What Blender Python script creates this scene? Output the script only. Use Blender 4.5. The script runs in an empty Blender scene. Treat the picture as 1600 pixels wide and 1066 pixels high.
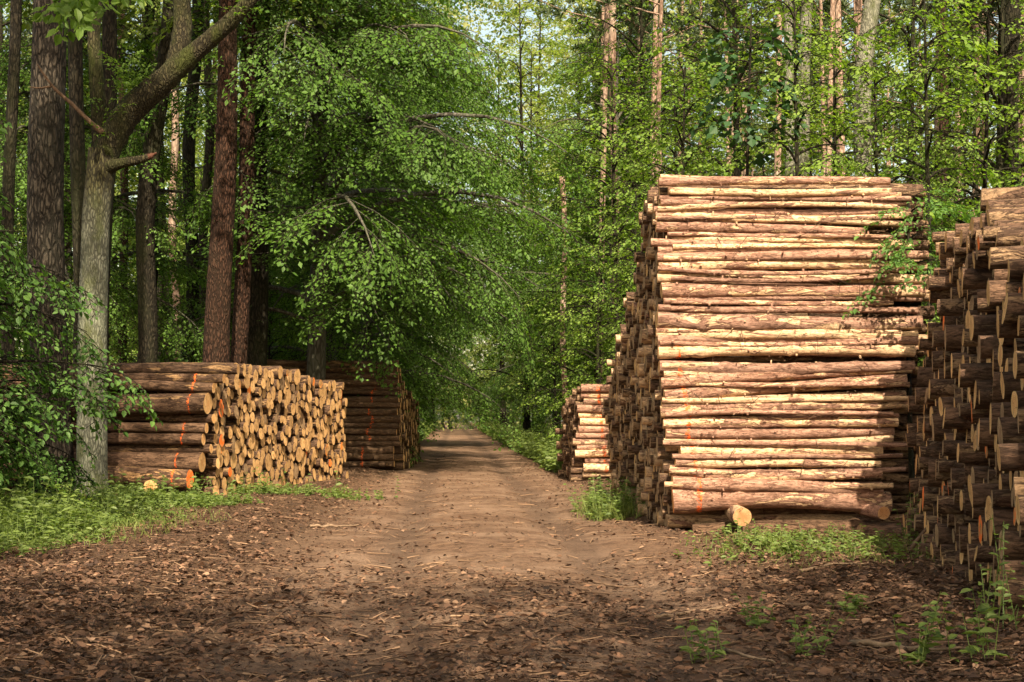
import bpy, math, random
import numpy as np

# ---------------------------------------------------------------- scene / camera
S = bpy.context.scene
COL = S.collection
FPX, CX, HY, CAMH = 2222.0, 800.0, 655.0, 1.2        # lens of the photograph in its own pixels


def at(px, py, Y):
    """the world point that lies at depth Y on the sight line through a measured point of the photograph"""
    return np.array([(px - CX) * Y / FPX, Y, CAMH + (HY - py) * Y / FPX])


cam_d = bpy.data.cameras.new('camera')
cam = bpy.data.objects.new('camera', cam_d)
COL.objects.link(cam)
cam.location = (0, 0, CAMH)
cam.rotation_euler = (math.radians(90), 0, 0)
cam_d.sensor_width = 36
cam_d.lens = FPX / 1600 * 36
cam_d.shift_y = (HY - 533) / 1600
cam_d.clip_start = 0.05
cam_d.clip_end = 2000
S.camera = cam

SUN_EL, SUN_AZ = math.radians(45), math.radians(173)  # azimuth clockwise from +Y: from behind the viewer, a little to the right
sun_dir = np.array([math.sin(SUN_AZ) * math.cos(SUN_EL), math.cos(SUN_AZ) * math.cos(SUN_EL), math.sin(SUN_EL)])

W = bpy.data.worlds.new("World")
S.world = W
W.use_nodes = True
nt = W.node_tree
bg = nt.nodes['Background']
sky = nt.nodes.new('ShaderNodeTexSky')
sky.sky_type = 'NISHITA'
sky.sun_disc = False
sky.sun_elevation = SUN_EL
sky.sun_rotation = SUN_AZ
sky.dust_density = 2.5
sky.ozone_density = 0.6
sky_tint = nt.nodes.new('ShaderNodeMix')        # warm tint multiplied onto the sky takes the blue out of its light
sky_tint.data_type = 'RGBA'
sky_tint.blend_type = 'MULTIPLY'
sky_tint.inputs[0].default_value = 1.0
sky_tint.inputs[7].default_value = (1.22, 1.02, .74, 1)
nt.links.new(sky.outputs[0], sky_tint.inputs[6])
nt.links.new(sky_tint.outputs[2], bg.inputs[0])
bg.inputs[1].default_value = 0.125

sl = bpy.data.lights.new('sun', 'SUN')
sl.energy = 5.0
sl.angle = math.radians(0.55)
sl.color = (1.0, 0.85, 0.64)
so = bpy.data.objects.new('sun', sl)
COL.objects.link(so)
from mathutils import Vector
so.rotation_euler = Vector(sun_dir).to_track_quat('Z', 'Y').to_euler()
so.location = (-20, -30, 60)

S.view_settings.view_transform = 'Standard'
S.view_settings.look = 'None'
S.view_settings.exposure = 1.32
S.view_settings.gamma = 1.0
S.cycles.max_bounces = 7
S.cycles.diffuse_bounces = 4
S.cycles.use_adaptive_sampling = True
S.cycles.adaptive_threshold = 0.02
S.cycles.glossy_bounces = 1
S.cycles.transmission_bounces = 4
S.cycles.transparent_max_bounces = 4
S.cycles.sample_clamp_indirect = 6

# ---------------------------------------------------------------- helpers


def mesh(name, V, polys, mats=(), midx=None, smooth=False):
    me = bpy.data.meshes.new(name)
    V = np.ascontiguousarray(V, dtype=np.float32)
    polys = [np.asarray(p, dtype=np.int32) for p in polys if len(p)]
    me.vertices.add(len(V))
    me.vertices.foreach_set('co', V.ravel())
    loops = np.concatenate([p.ravel() for p in polys])
    tot = np.concatenate([np.full(len(p), p.shape[1], dtype=np.int32) for p in polys])
    start = np.concatenate([[0], np.cumsum(tot)[:-1]]).astype(np.int32)
    me.loops.add(len(loops))
    me.loops.foreach_set('vertex_index', loops)
    me.polygons.add(len(tot))
    me.polygons.foreach_set('loop_start', start)
    for m in mats:
        me.materials.append(m)
    if midx is not None:
        me.polygons.foreach_set('material_index', np.asarray(midx, dtype=np.int32))
    me.polygons.foreach_set('use_smooth', np.full(len(tot), bool(smooth)))
    me.update(calc_edges=True)
    return me


def link(name, data, parent=None, loc=None, rz=0.0, scale=None):
    o = bpy.data.objects.new(name, data)
    COL.objects.link(o)
    if parent is not None:
        o.parent = parent
    if loc is not None:
        o.location = [float(v) for v in loc]
    if rz:
        o.rotation_euler = (0, 0, rz)
    if scale is not None:
        o.scale = (scale,) * 3 if np.isscalar(scale) else scale
    return o


def tag(o, label=None, cat=None, group=None, kind=None):
    if label:
        o['label'] = label
    if cat:
        o['category'] = cat
    if group:
        o['group'] = group
    if kind:
        o['kind'] = kind
    return o


class Geo:
    """collects vertices and faces"""

    def __init__(self):
        self.V, self.P, self.n = [], [], 0

    def add(self, V, polys):
        for p in polys:
            if len(p):
                self.P.append(np.asarray(p) + self.n)
        self.V.append(np.asarray(V, dtype=np.float32))
        self.n += len(V)

    def mesh(self, name, mat, smooth=False):
        by = {}
        for p in self.P:
            by.setdefault(p.shape[1], []).append(p)
        return mesh(name, np.concatenate(self.V), [np.concatenate(v) for v in by.values()], [mat], None, smooth)


def unit(v):
    v = np.asarray(v, dtype=float)
    return v / np.maximum(np.linalg.norm(v, axis=-1, keepdims=True), 1e-9)


def tube(pts, rad, sides=8, cap=True, wob=None):
    pts = np.asarray(pts, dtype=float)
    rad = np.asarray(rad, dtype=float)
    n = len(pts)
    T = unit(np.gradient(pts, axis=0))
    ref = np.array([0.0, 0, 1]) if abs(T[0][2]) < 0.8 else np.array([0.0, 1, 0])
    N = np.zeros_like(T)
    v = unit(np.cross(T[0], ref))
    for i in range(n):
        v = unit(v - T[i] * np.dot(v, T[i]))
        N[i] = v
    B = np.cross(T, N)
    th = np.arange(sides) / sides * 2 * math.pi
    R = rad[:, None] * (np.ones((n, sides)) if wob is None else wob)
    V = pts[:, None, :] + R[..., None] * (np.cos(th)[None, :, None] * N[:, None, :] + np.sin(th)[None, :, None] * B[:, None, :])
    i = np.arange(n - 1)[:, None] * sides
    j = np.arange(sides)[None, :]
    k = (j + 1) % sides
    Q = np.stack([i + j, i + k, i + sides + k, i + sides + j], axis=-1).reshape(-1, 4)
    P = [Q]
    if cap:
        P.append(np.arange(sides)[None, ::-1])
        P.append((np.arange(sides) + (n - 1) * sides)[None, :])
    return V.reshape(-1, 3), P


def sticks(P0, P1, r0, r1, sides=3):
    """many straight tapered sticks at once"""
    P0, P1 = np.asarray(P0, float), np.asarray(P1, float)
    n = len(P0)
    D = unit(P1 - P0)
    ref = np.where(np.abs(D[:, 2:3]) < 0.8, np.array([[0, 0, 1.0]]), np.array([[1.0, 0, 0]]))
    A = unit(np.cross(D, ref))
    B = np.cross(D, A)
    th = np.arange(sides) / sides * 2 * math.pi
    off = np.cos(th)[None, :, None] * A[:, None] + np.sin(th)[None, :, None] * B[:, None]
    r0 = np.broadcast_to(np.asarray(r0, float), (n,))
    r1 = np.broadcast_to(np.asarray(r1, float), (n,))
    V = np.concatenate([P0[:, None] + off * r0[:, None, None], P1[:, None] + off * r1[:, None, None]], axis=1)
    b = np.arange(n)[:, None] * 2 * sides
    j = np.arange(sides)[None]
    k = (j + 1) % sides
    Q = np.stack([b + j, b + k, b + sides + k, b + sides + j], -1).reshape(-1, 4)
    return V.reshape(-1, 3), [Q]


def leaves(P, A, N, L, Wd, kind=4):
    """leaf blades: base P, direction A, normal N"""
    P, A, N = np.asarray(P, float), unit(A), np.asarray(N, float)
    n = len(P)
    Sd = unit(np.cross(N, A))
    N = np.cross(A, Sd)
    L = np.broadcast_to(np.asarray(L, float), (n,))[:, None]
    Wd = np.broadcast_to(np.asarray(Wd, float), (n,))[:, None]
    if kind == 4:
        V = np.stack([P, P + A * L * .45 + Sd * Wd * .5, P + A * L - N * L * .12, P + A * L * .45 - Sd * Wd * .5], 1)
        Q = (np.arange(n)[:, None] * 4 + np.arange(4)[None]).astype(np.int32)
        return V.reshape(-1, 3), [Q]
    m = P + A * L * .5 - N * L * .03
    tip = P + A * L - N * L * .16
    up = N * Wd * .12
    V = np.stack([P, P + A * L * .28 + Sd * Wd * .42 + up, P + A * L * .62 + Sd * Wd * .44 + up * .6, tip,
                  P + A * L * .62 - Sd * Wd * .44 + up * .6, P + A * L * .28 - Sd * Wd * .42 + up], 1)
    b = np.arange(n)[:, None] * 6
    Q = np.concatenate([b + np.array([[0, 1, 2, 3]]), b + np.array([[0, 3, 4, 5]])])
    return V.reshape(-1, 3), [Q]


def frames(d, n):
    d = unit(d)
    z = unit(n - d * np.sum(n * d, -1, keepdims=True))
    y = np.cross(z, d)
    return np.stack([d, y, z], -1)


# ---------------------------------------------------------------- materials


def node_mat(name):
    m = bpy.data.materials.new(name)
    m.use_nodes = True
    t = m.node_tree
    for n in list(t.nodes):
        t.nodes.remove(n)
    out = t.nodes.new('ShaderNodeOutputMaterial')
    return m, t, out


def N(t, typ, **kw):
    n = t.nodes.new(typ)
    for k, v in kw.items():
        if hasattr(n, k):
            setattr(n, k, v)
        else:
            n.inputs[k.replace('_', ' ')].default_value = v
    return n


def rgb(c):
    return (*c, 1.0)


def mixc(t, fac, a, b, blend='MIX'):
    n = t.nodes.new('ShaderNodeMix')
    n.data_type = 'RGBA'
    n.blend_type = blend
    for sock, v in ((n.inputs[0], fac), (n.inputs[6], a), (n.inputs[7], b)):
        if hasattr(v, 'node'):
            t.links.new(v, sock)
        elif isinstance(v, (int, float)):
            sock.default_value = v
        else:
            sock.default_value = rgb(v)
    return n.outputs[2]


def ramp(t, fac, lo, hi):
    n = t.nodes.new('ShaderNodeMapRange')
    n.interpolation_type = 'SMOOTHSTEP'
    t.links.new(fac, n.inputs[0])
    for sock, v in ((n.inputs[1], lo), (n.inputs[2], hi)):
        if hasattr(v, 'node'):
            t.links.new(v, sock)
        else:
            sock.default_value = v
    return n.outputs[0]


def mth(t, op, a, b=None):
    n = t.nodes.new('ShaderNodeMath')
    n.operation = op
    for i, v in enumerate((a, b)):
        if v is None:
            continue
        if hasattr(v, 'node'):
            t.links.new(v, n.inputs[i])
        else:
            n.inputs[i].default_value = v
    return n.outputs[0]


def coords(t, scale, rand=True, src='Object'):
    tc = t.nodes.new('ShaderNodeTexCoord')
    mp = t.nodes.new('ShaderNodeMapping')
    mp.inputs['Scale'].default_value = scale
    t.links.new(tc.outputs[src], mp.inputs[0])
    if rand:
        oi = t.nodes.new('ShaderNodeObjectInfo')
        sc = t.nodes.new('ShaderNodeVectorMath')
        sc.operation = 'SCALE'
        sc.inputs[0].default_value = (37.0, 91.0, 53.0)
        t.links.new(oi.outputs['Random'], sc.inputs[3])
        t.links.new(sc.outputs[0], mp.inputs['Location'])
    return mp.outputs[0]


def noise(t, vec, scale, detail=4, rough=.6, dist=0.0):
    n = t.nodes.new('ShaderNodeTexNoise')
    n.inputs['Scale'].default_value = scale
    n.inputs['Detail'].default_value = detail
    n.inputs['Roughness'].default_value = rough
    n.inputs['Distortion'].default_value = dist
    t.links.new(vec, n.inputs['Vector'])
    return n.outputs[0]


def bump(t, h, strength, dist):
    n = t.nodes.new('ShaderNodeBump')
    n.inputs['Strength'].default_value = strength
    n.inputs['Distance'].default_value = dist
    t.links.new(h, n.inputs['Height'])
    return n.outputs[0]


def surf(t, out, col, rough=.85, normal=None, spec=.25):
    b = t.nodes.new('ShaderNodeBsdfPrincipled')
    if hasattr(col, 'node'):
        t.links.new(col, b.inputs['Base Color'])
    else:
        b.inputs['Base Color'].default_value = rgb(col)
    b.inputs['Roughness'].default_value = rough
    b.inputs['Specular IOR Level'].default_value = spec
    if normal is not None:
        t.links.new(normal, b.inputs['Normal'])
    t.links.new(b.outputs[0], out.inputs[0])
    return b


def mat_leaf(name, dark, light, trans=.38, transcol=None, gloss=.5, spread=1.0):
    m, t, out = node_mat(name)
    g = t.nodes.new('ShaderNodeNewGeometry')
    tc = t.nodes.new('ShaderNodeTexCoord')
    big = noise(t, tc.outputs['Object'], 0.55, 2)
    oi = t.nodes.new('ShaderNodeObjectInfo')
    f = mth(t, 'ADD', mth(t, 'MULTIPLY', g.outputs['Random Per Island'], .55 * spread), mth(t, 'MULTIPLY', big, .55))
    f = mth(t, 'ADD', f, mth(t, 'MULTIPLY', mth(t, 'SUBTRACT', oi.outputs['Random'], .5), .25))
    c = mixc(t, ramp(t, f, .1, .95), dark, light)
    b = t.nodes.new('ShaderNodeBsdfPrincipled')
    t.links.new(c, b.inputs['Base Color'])
    b.inputs['Roughness'].default_value = gloss
    b.inputs['Specular IOR Level'].default_value = .22
    tr = t.nodes.new('ShaderNodeBsdfTranslucent')
    tcol = mixc(t, 1.0, c, transcol or (1.5, 1.6, .5), 'MULTIPLY')
    t.links.new(tcol, tr.inputs[0])
    mx = t.nodes.new('ShaderNodeMixShader')
    mx.inputs[0].default_value = trans
    t.links.new(b.outputs[0], mx.inputs[1])
    t.links.new(tr.outputs[0], mx.inputs[2])
    t.links.new(mx.outputs[0], out.inputs[0])
    return m


def mat_trunk(name, groove, ridge, tint, scale=1.0, tint_amt=.5, depth=.03, moss=None, moss_from=None):
    m, t, out = node_mat(name)
    v = coords(t, (9 * scale, 9 * scale, 2.6 * scale))
    n1 = noise(t, v, 1.6, 6, .65, .4)
    vo = t.nodes.new('ShaderNodeTexVoronoi')
    vo.feature = 'DISTANCE_TO_EDGE'
    vo.inputs['Scale'].default_value = 1.6
    mixv = t.nodes.new('ShaderNodeVectorMath')
    mixv.operation = 'ADD'
    nz = t.nodes.new('ShaderNodeTexNoise')
    nz.inputs['Scale'].default_value = 1.1
    t.links.new(v, nz.inputs['Vector'])
    t.links.new(v, mixv.inputs[0])
    t.links.new(nz.outputs['Color'], mixv.inputs[1])
    t.links.new(mixv.outputs[0], vo.inputs['Vector'])
    h = mth(t, 'ADD', mth(t, 'MULTIPLY', ramp(t, vo.outputs['Distance'], 0.0, .32), .6), mth(t, 'MULTIPLY', n1, .6))
    c = mixc(t, ramp(t, h, .25, .85), groove, ridge)
    v2 = coords(t, (1.3, 1.3, .5))
    c = mixc(t, mth(t, 'MULTIPLY', ramp(t, noise(t, v2, 1.5, 3), .4, .7), tint_amt), c, tint)
    if moss:
        v3 = coords(t, (3, 3, 1.2))
        c = mixc(t, mth(t, 'MULTIPLY', ramp(t, noise(t, v3, 1.2, 5), .5, .65), .8), c, moss)
    if moss_from is not None:     # moss and algae take over above the fork
        tc = t.nodes.new('ShaderNodeTexCoord')
        sp = t.nodes.new('ShaderNodeSeparateXYZ')
        t.links.new(tc.outputs['Object'], sp.inputs[0])
        hh = mth(t, 'ADD', sp.outputs[2], mth(t, 'MULTIPLY', n1, 1.2))
        c = mixc(t, ramp(t, hh, moss_from, moss_from + 1.1), c, mixc(t, ramp(t, h, .3, .85), (.013, .011, .006), (.052, .047, .020)))
    surf(t, out, c, .9, bump(t, h, .9, depth), .15)
    return m


def mat_log(name, bark_dark, bark, peeled, peel_lo, peel_var, fleck, groove_amt=.5, depth=.012):
    """axis along local X: flaky bark that has come off in long pale patches"""
    m, t, out = node_mat(name)
    oi = t.nodes.new('ShaderNodeObjectInfo')
    v = coords(t, (1.7, 8, 8))
    p = noise(t, v, 1.5, 5, .62, .6)
    thr = mth(t, 'ADD', mth(t, 'MULTIPLY', oi.outputs['Random'], peel_var), peel_lo)
    thr2 = mth(t, 'ADD', thr, .05)
    peel = ramp(t, p, thr, thr2)
    v1 = coords(t, (4, 16, 16))
    g = noise(t, v1, 1.5, 6, .7, .8)
    barkc = mixc(t, ramp(t, g, .33, .62), bark_dark, bark)
    v2 = coords(t, (2.0, 9, 9))
    tone = noise(t, v2, 2.2, 4)
    pe = mixc(t, ramp(t, tone, .3, .7), [x * .62 for x in peeled], peeled)
    barkc = mixc(t, mth(t, 'MULTIPLY', ramp(t, tone, .45, .75), .35), barkc, [min(1, x * 1.7) for x in bark])
    c = mixc(t, peel, barkc, pe)
    rim = mth(t, 'MULTIPLY', ramp(t, p, mth(t, 'SUBTRACT', thr, .035), thr), mth(t, 'SUBTRACT', 1.0, ramp(t, p, mth(t, 'ADD', thr, .012), mth(t, 'ADD', thr, .04))))
    c = mixc(t, mth(t, 'MULTIPLY', rim, .6), c, fleck)
    v3 = coords(t, (11, 30, 30))
    fl = ramp(t, noise(t, v3, 1.3, 3, .6), .60, .67)
    c = mixc(t, mth(t, 'MULTIPLY', fl, .75), c, fleck)
    # whole-log tone
    c = mixc(t, .8, c, mixc(t, mth(t, 'FRACT', mth(t, 'MULTIPLY', oi.outputs['Random'], 7.3)), [.66, .66, .68], [1.12, 1.08, 1.04]), 'MULTIPLY')
    v4 = coords(t, (18, 60, 60))
    fine = noise(t, v4, 1.2, 5, .75)
    c = mixc(t, mth(t, 'MULTIPLY', ramp(t, fine, .52, .40), .55), c, [x * .28 for x in bark])
    v5 = coords(t, (5, 22, 22))
    edge = ramp(t, noise(t, v5, 1.4, 4, .7, 1.2), .57, .63)
    c = mixc(t, mth(t, 'MULTIPLY', edge, .6), c, mixc(t, peel, bark_dark, [x * .5 for x in peeled]))
    h = mth(t, 'SUBTRACT', mth(t, 'MULTIPLY', g, groove_amt), mth(t, 'MULTIPLY', peel, .35))
    h = mth(t, 'ADD', h, mth(t, 'ADD', mth(t, 'MULTIPLY', fine, .5), mth(t, 'MULTIPLY', edge, -.35)))
    h = mth(t, 'ADD', h, mth(t, 'MULTIPLY', fl, .3))
    surf(t, out, c, .85, bump(t, h, 1.0, depth * 1.6), .12)
    return m


def mat_cut(name, pale, deep, orange=None, whole=False):
    m, t, out = node_mat(name)
    tc = t.nodes.new('ShaderNodeTexCoord')
    sep = t.nodes.new('ShaderNodeSeparateXYZ')
    t.links.new(tc.outputs['Object'], sep.inputs[0])
    oi = t.nodes.new('ShaderNodeObjectInfo')
    nz = noise(t, coords(t, (1, 9, 9)), 1.5, 4)
    r = mth(t, 'SQRT', mth(t, 'ADD', mth(t, 'POWER', mth(t, 'ABSOLUTE', sep.outputs[1]), 2.0), mth(t, 'POWER', mth(t, 'ABSOLUTE', sep.outputs[2]), 2.0)))
    rr = mth(t, 'ADD', r, mth(t, 'MULTIPLY', nz, .02))
    ring = mth(t, 'SINE', mth(t, 'MULTIPLY', rr, 520.0))
    c = mixc(t, ramp(t, nz, .3, .7), deep, pale)
    heart = ramp(t, rr, .075, .045)
    c = mixc(t, mth(t, 'MULTIPLY', heart, .45), c, [deep[0] * .9, deep[1] * .68, deep[2] * .55])
    c = mixc(t, mth(t, 'MULTIPLY', ramp(t, ring, .0, 1.0), .42), c, [x * .5 for x in deep])
    dirt = noise(t, coords(t, (1, 5, 5)), 1.3, 5, .7)
    c = mixc(t, mth(t, 'MULTIPLY', ramp(t, dirt, .48, .66), .5), c, [x * .42 for x in deep])
    st = noise(t, coords(t, (1, 30, 3)), 2.0, 3)
    c = mixc(t, mth(t, 'MULTIPLY', ramp(t, st, .5, .7), .35), c, [x * .55 for x in deep])
    c = mixc(t, .7, c, mixc(t, oi.outputs['Random'], [.62, .58, .54], [1.15, 1.12, 1.1]), 'MULTIPLY')
    ang = mth(t, 'ARCTAN2', sep.outputs[1], sep.outputs[2])
    chk = mth(t, 'SINE', mth(t, 'ADD', mth(t, 'MULTIPLY', ang, 4.0), mth(t, 'ADD', mth(t, 'MULTIPLY', nz, 9.0), mth(t, 'MULTIPLY', oi.outputs['Random'], 60.0))))
    c = mixc(t, mth(t, 'MULTIPLY', ramp(t, chk, .975, .998), .8), c, [x * .22 for x in deep])
    if orange:
        if whole:
            k = ramp(t, noise(t, coords(t, (1, 14, 14)), 1.0, 4), .38, .58)
        else:
            k = mth(t, 'MULTIPLY', ramp(t, noise(t, coords(t, (1, 10, 5)), 1.0, 3), .45, .58), .9)
        c = mixc(t, k, c, orange)
    surf(t, out, c, .75, bump(t, mth(t, 'ADD', ring, mth(t, 'MULTIPLY', st, 3.0)), .3, .002), .2)
    return m


def mat_plain(name, c, rough=.8, var=.35, scale=12):
    m, t, out = node_mat(name)
    n = noise(t, coords(t, (1, 1, 1)), scale, 4)
    surf(t, out, mixc(t, ramp(t, n, .3, .7), [x * (1 - var) for x in c], c), rough, bump(t, n, .4, .01), .2)
    return m


def mat_litter(name, cols, rough=.8):
    m, t, out = node_mat(name)
    g = t.nodes.new('ShaderNodeNewGeometry')
    cr = t.nodes.new('ShaderNodeValToRGB')
    e = cr.color_ramp.elements
    while len(e) < len(cols):
        e.new(.5)
    for i, c in enumerate(cols):
        e[i].position = i / (len(cols) - 1)
        e[i].color = rgb(c)
    t.links.new(g.outputs['Random Per Island'], cr.inputs[0])
    surf(t, out, cr.outputs[0], rough, None, .3)
    return m


M = {}
M['leaf_beech'] = mat_leaf('beech_leaf', (.050, .108, .018), (.120, .225, .036), .45)
M['leaf_sapling'] = mat_leaf('sapling_leaf', (.074, .150, .022), (.200, .295, .052), .45)
M['leaf_maple'] = mat_leaf('maple_leaf', (.016, .045, .016), (.035, .080, .026), .25)
M['leaf_near'] = mat_leaf('hornbeam_leaf', (.055, .120, .028), (.125, .230, .050), .42)
M['leaf_oak'] = mat_leaf('oak_leaf', (.075, .140, .022), (.135, .215, .040), .5)
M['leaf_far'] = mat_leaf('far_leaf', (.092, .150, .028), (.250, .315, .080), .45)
M['leaf_wood'] = mat_leaf('hazy_leaf', (.11, .145, .045), (.30, .32, .12), .45)  # distant haze put into paler, yellower leaf colours
M['needle'] = mat_leaf('pine_needle', (.030, .055, .020), (.070, .100, .035), .2)
M['weed'] = mat_leaf('weed_leaf', (.070, .115, .026), (.155, .210, .052), .35)
M['grass'] = mat_leaf('grass_blade', (.080, .120, .028), (.200, .240, .065), .3)
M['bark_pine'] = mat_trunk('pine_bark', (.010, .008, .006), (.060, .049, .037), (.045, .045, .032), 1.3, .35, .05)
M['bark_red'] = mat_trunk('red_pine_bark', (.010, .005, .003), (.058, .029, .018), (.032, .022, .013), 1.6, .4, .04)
M['bark_far'] = mat_trunk('sunlit_pine_bark', (.13, .080, .055), (.32, .220, .165), (.38, .30, .23), .8, .5, .02)  # lighter copy of pine bark, sunlight put into its colour
M['bark_grey'] = mat_trunk('grey_oak_bark', (.075, .072, .055), (.235, .225, .175), (.20, .215, .15), 2.2, .5, .015, (.075, .085, .035))
M['bark_fork'] = mat_trunk('forked_oak_bark', (.065, .066, .050), (.19, .195, .145), (.17, .19, .12), 2.2, .5, .015, (.075, .085, .035), 4.1)
M['bark_mossy'] = mat_trunk('mossy_bark', (.012, .010, .006), (.054, .046, .024), (.042, .048, .013), 2.2, .6, .03, (.038, .046, .010))
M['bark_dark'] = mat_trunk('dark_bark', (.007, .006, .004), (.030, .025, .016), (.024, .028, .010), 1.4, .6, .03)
M['bark_beech'] = mat_trunk('beech_bark', (.040, .036, .028), (.105, .098, .078), (.075, .082, .050), .9, .6, .008)
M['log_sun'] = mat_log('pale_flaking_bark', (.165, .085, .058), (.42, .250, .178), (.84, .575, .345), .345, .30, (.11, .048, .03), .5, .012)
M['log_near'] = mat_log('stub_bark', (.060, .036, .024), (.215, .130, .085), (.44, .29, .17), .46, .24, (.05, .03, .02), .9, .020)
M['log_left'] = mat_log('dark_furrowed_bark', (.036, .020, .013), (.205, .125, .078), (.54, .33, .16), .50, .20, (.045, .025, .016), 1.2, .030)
M['log_far'] = mat_log('shaded_bark', (.050, .030, .018), (.165, .105, .062), (.34, .21, .10), .52, .16, (.05, .03, .02), .8, .016)  # darker copy of the log bark, shade put into its colour
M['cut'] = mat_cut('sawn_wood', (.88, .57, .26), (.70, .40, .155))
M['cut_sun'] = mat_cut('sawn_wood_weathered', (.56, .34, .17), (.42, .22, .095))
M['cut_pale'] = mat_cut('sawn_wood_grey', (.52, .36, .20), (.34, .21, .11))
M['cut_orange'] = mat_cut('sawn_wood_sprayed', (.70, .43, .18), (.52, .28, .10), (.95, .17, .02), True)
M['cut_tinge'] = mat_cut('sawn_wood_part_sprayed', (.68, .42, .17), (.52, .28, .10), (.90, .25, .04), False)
def mat_paint():
    m, t, out = node_mat('orange_marker_paint')
    b = surf(t, out, (.92, .15, .025), .7)
    tr = t.nodes.new('ShaderNodeBsdfTransparent')
    mx = t.nodes.new('ShaderNodeMixShader')
    t.links.new(ramp(t, noise(t, coords(t, (1, 1, 1)), 26, 5, .8), .44, .62), mx.inputs[0])
    t.links.new(tr.outputs[0], mx.inputs[1])
    t.links.new(b.outputs[0], mx.inputs[2])
    t.links.new(mx.outputs[0], out.inputs[0])
    return m


M['paint'] = mat_paint()
M['twig'] = mat_plain('dry_twig', (.15, .095, .06), .9, .5, 20)
M['twig_pale'] = mat_plain('peeled_twig', (.24, .165, .105), .85, .4, 20)
M['broken'] = mat_plain('splintered_red_wood', (.105, .045, .028), .9, .6, 30)
M['litter'] = mat_litter('dry_leaf', [(.022, .014, .009), (.060, .031, .018), (.105, .054, .030), (.165, .088, .050), (.042, .023, .014), (.088, .046, .026), (.25, .155, .095)])
M['chips'] = mat_litter('wood_chip', [(.06, .035, .022), (.14, .085, .05), (.27, .17, .10), (.09, .05, .03)])

# ---------------------------------------------------------------- ground


def road_c(y):
    return 0.35 - 0.0415 * y


def ground_z(x, y):
    x, y = np.asarray(x, float), np.asarray(y, float)
    d = x - road_c(y)
    a = np.abs(d)
    far = np.clip((90 - y) / 60, 0.15, 1)
    z = -0.05 * np.exp(-((a - .85) / .28) ** 2) * far
    z += .07 * np.clip((a - 1.7) / .9, 0, 1) ** 2 * (3 - 2 * np.clip((a - 1.7) / .9, 0, 1))
    z += .014 * np.sin(1.3 * x + .5 * y) * np.sin(.37 * y - .9 * x + 1) + .007 * np.sin(3.1 * x + 1.3 + np.sin(.6 * y)) * np.sin(1.3 * y + 1.7 * x)
    z += .06 * np.exp(-((y - 13.8) / 1.1) ** 2) * np.clip((4 - a) / 3, 0, 1)
    z -= .05 * np.exp(-((y - 17.5) / 1.6) ** 2) * np.clip((3 - a) / 2, 0, 1)
    z += .05 * np.exp(-((y - 42) / 6) ** 2) * np.clip((3 - a) / 2, 0, 1)
    z -= .14 * np.exp(-((y - 15.7) / 1.5) ** 2) * np.clip((x - 1.6) / .6, 0, 1) * np.clip((6 - x) / 1, 0, 1)
    z += .10 * np.clip((-x - 4.3) / 1.5, 0, 1) * np.exp(-((y - 16) / 5) ** 2)
    return z


def spaced(parts):
    return np.unique(np.concatenate([np.arange(a, b, s) for a, b, s in parts] + [[parts[-1][1]]]).round(4))


gx = spaced([(-320, -60, 20), (-60, -12, 3), (-12, -6, .3), (-6, 6, .09), (6, 12, .3), (12, 60, 3), (60, 320, 20)])
gy = spaced([(-60, -8, 4), (-8, 4, .5), (4, 24, .09), (24, 45, .25), (45, 90, 1), (90, 200, 4), (200, 520, 20)])
XX, YY = np.meshgrid(gx, gy)
V = np.stack([XX, YY, ground_z(XX, YY)], -1).reshape(-1, 3)
nx = len(gx)
ii = (np.arange(len(gy) - 1)[:, None] * nx + np.arange(nx - 1)[None]).reshape(-1)
Q = np.stack([ii, ii + 1, ii + nx + 1, ii + nx], -1)


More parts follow.
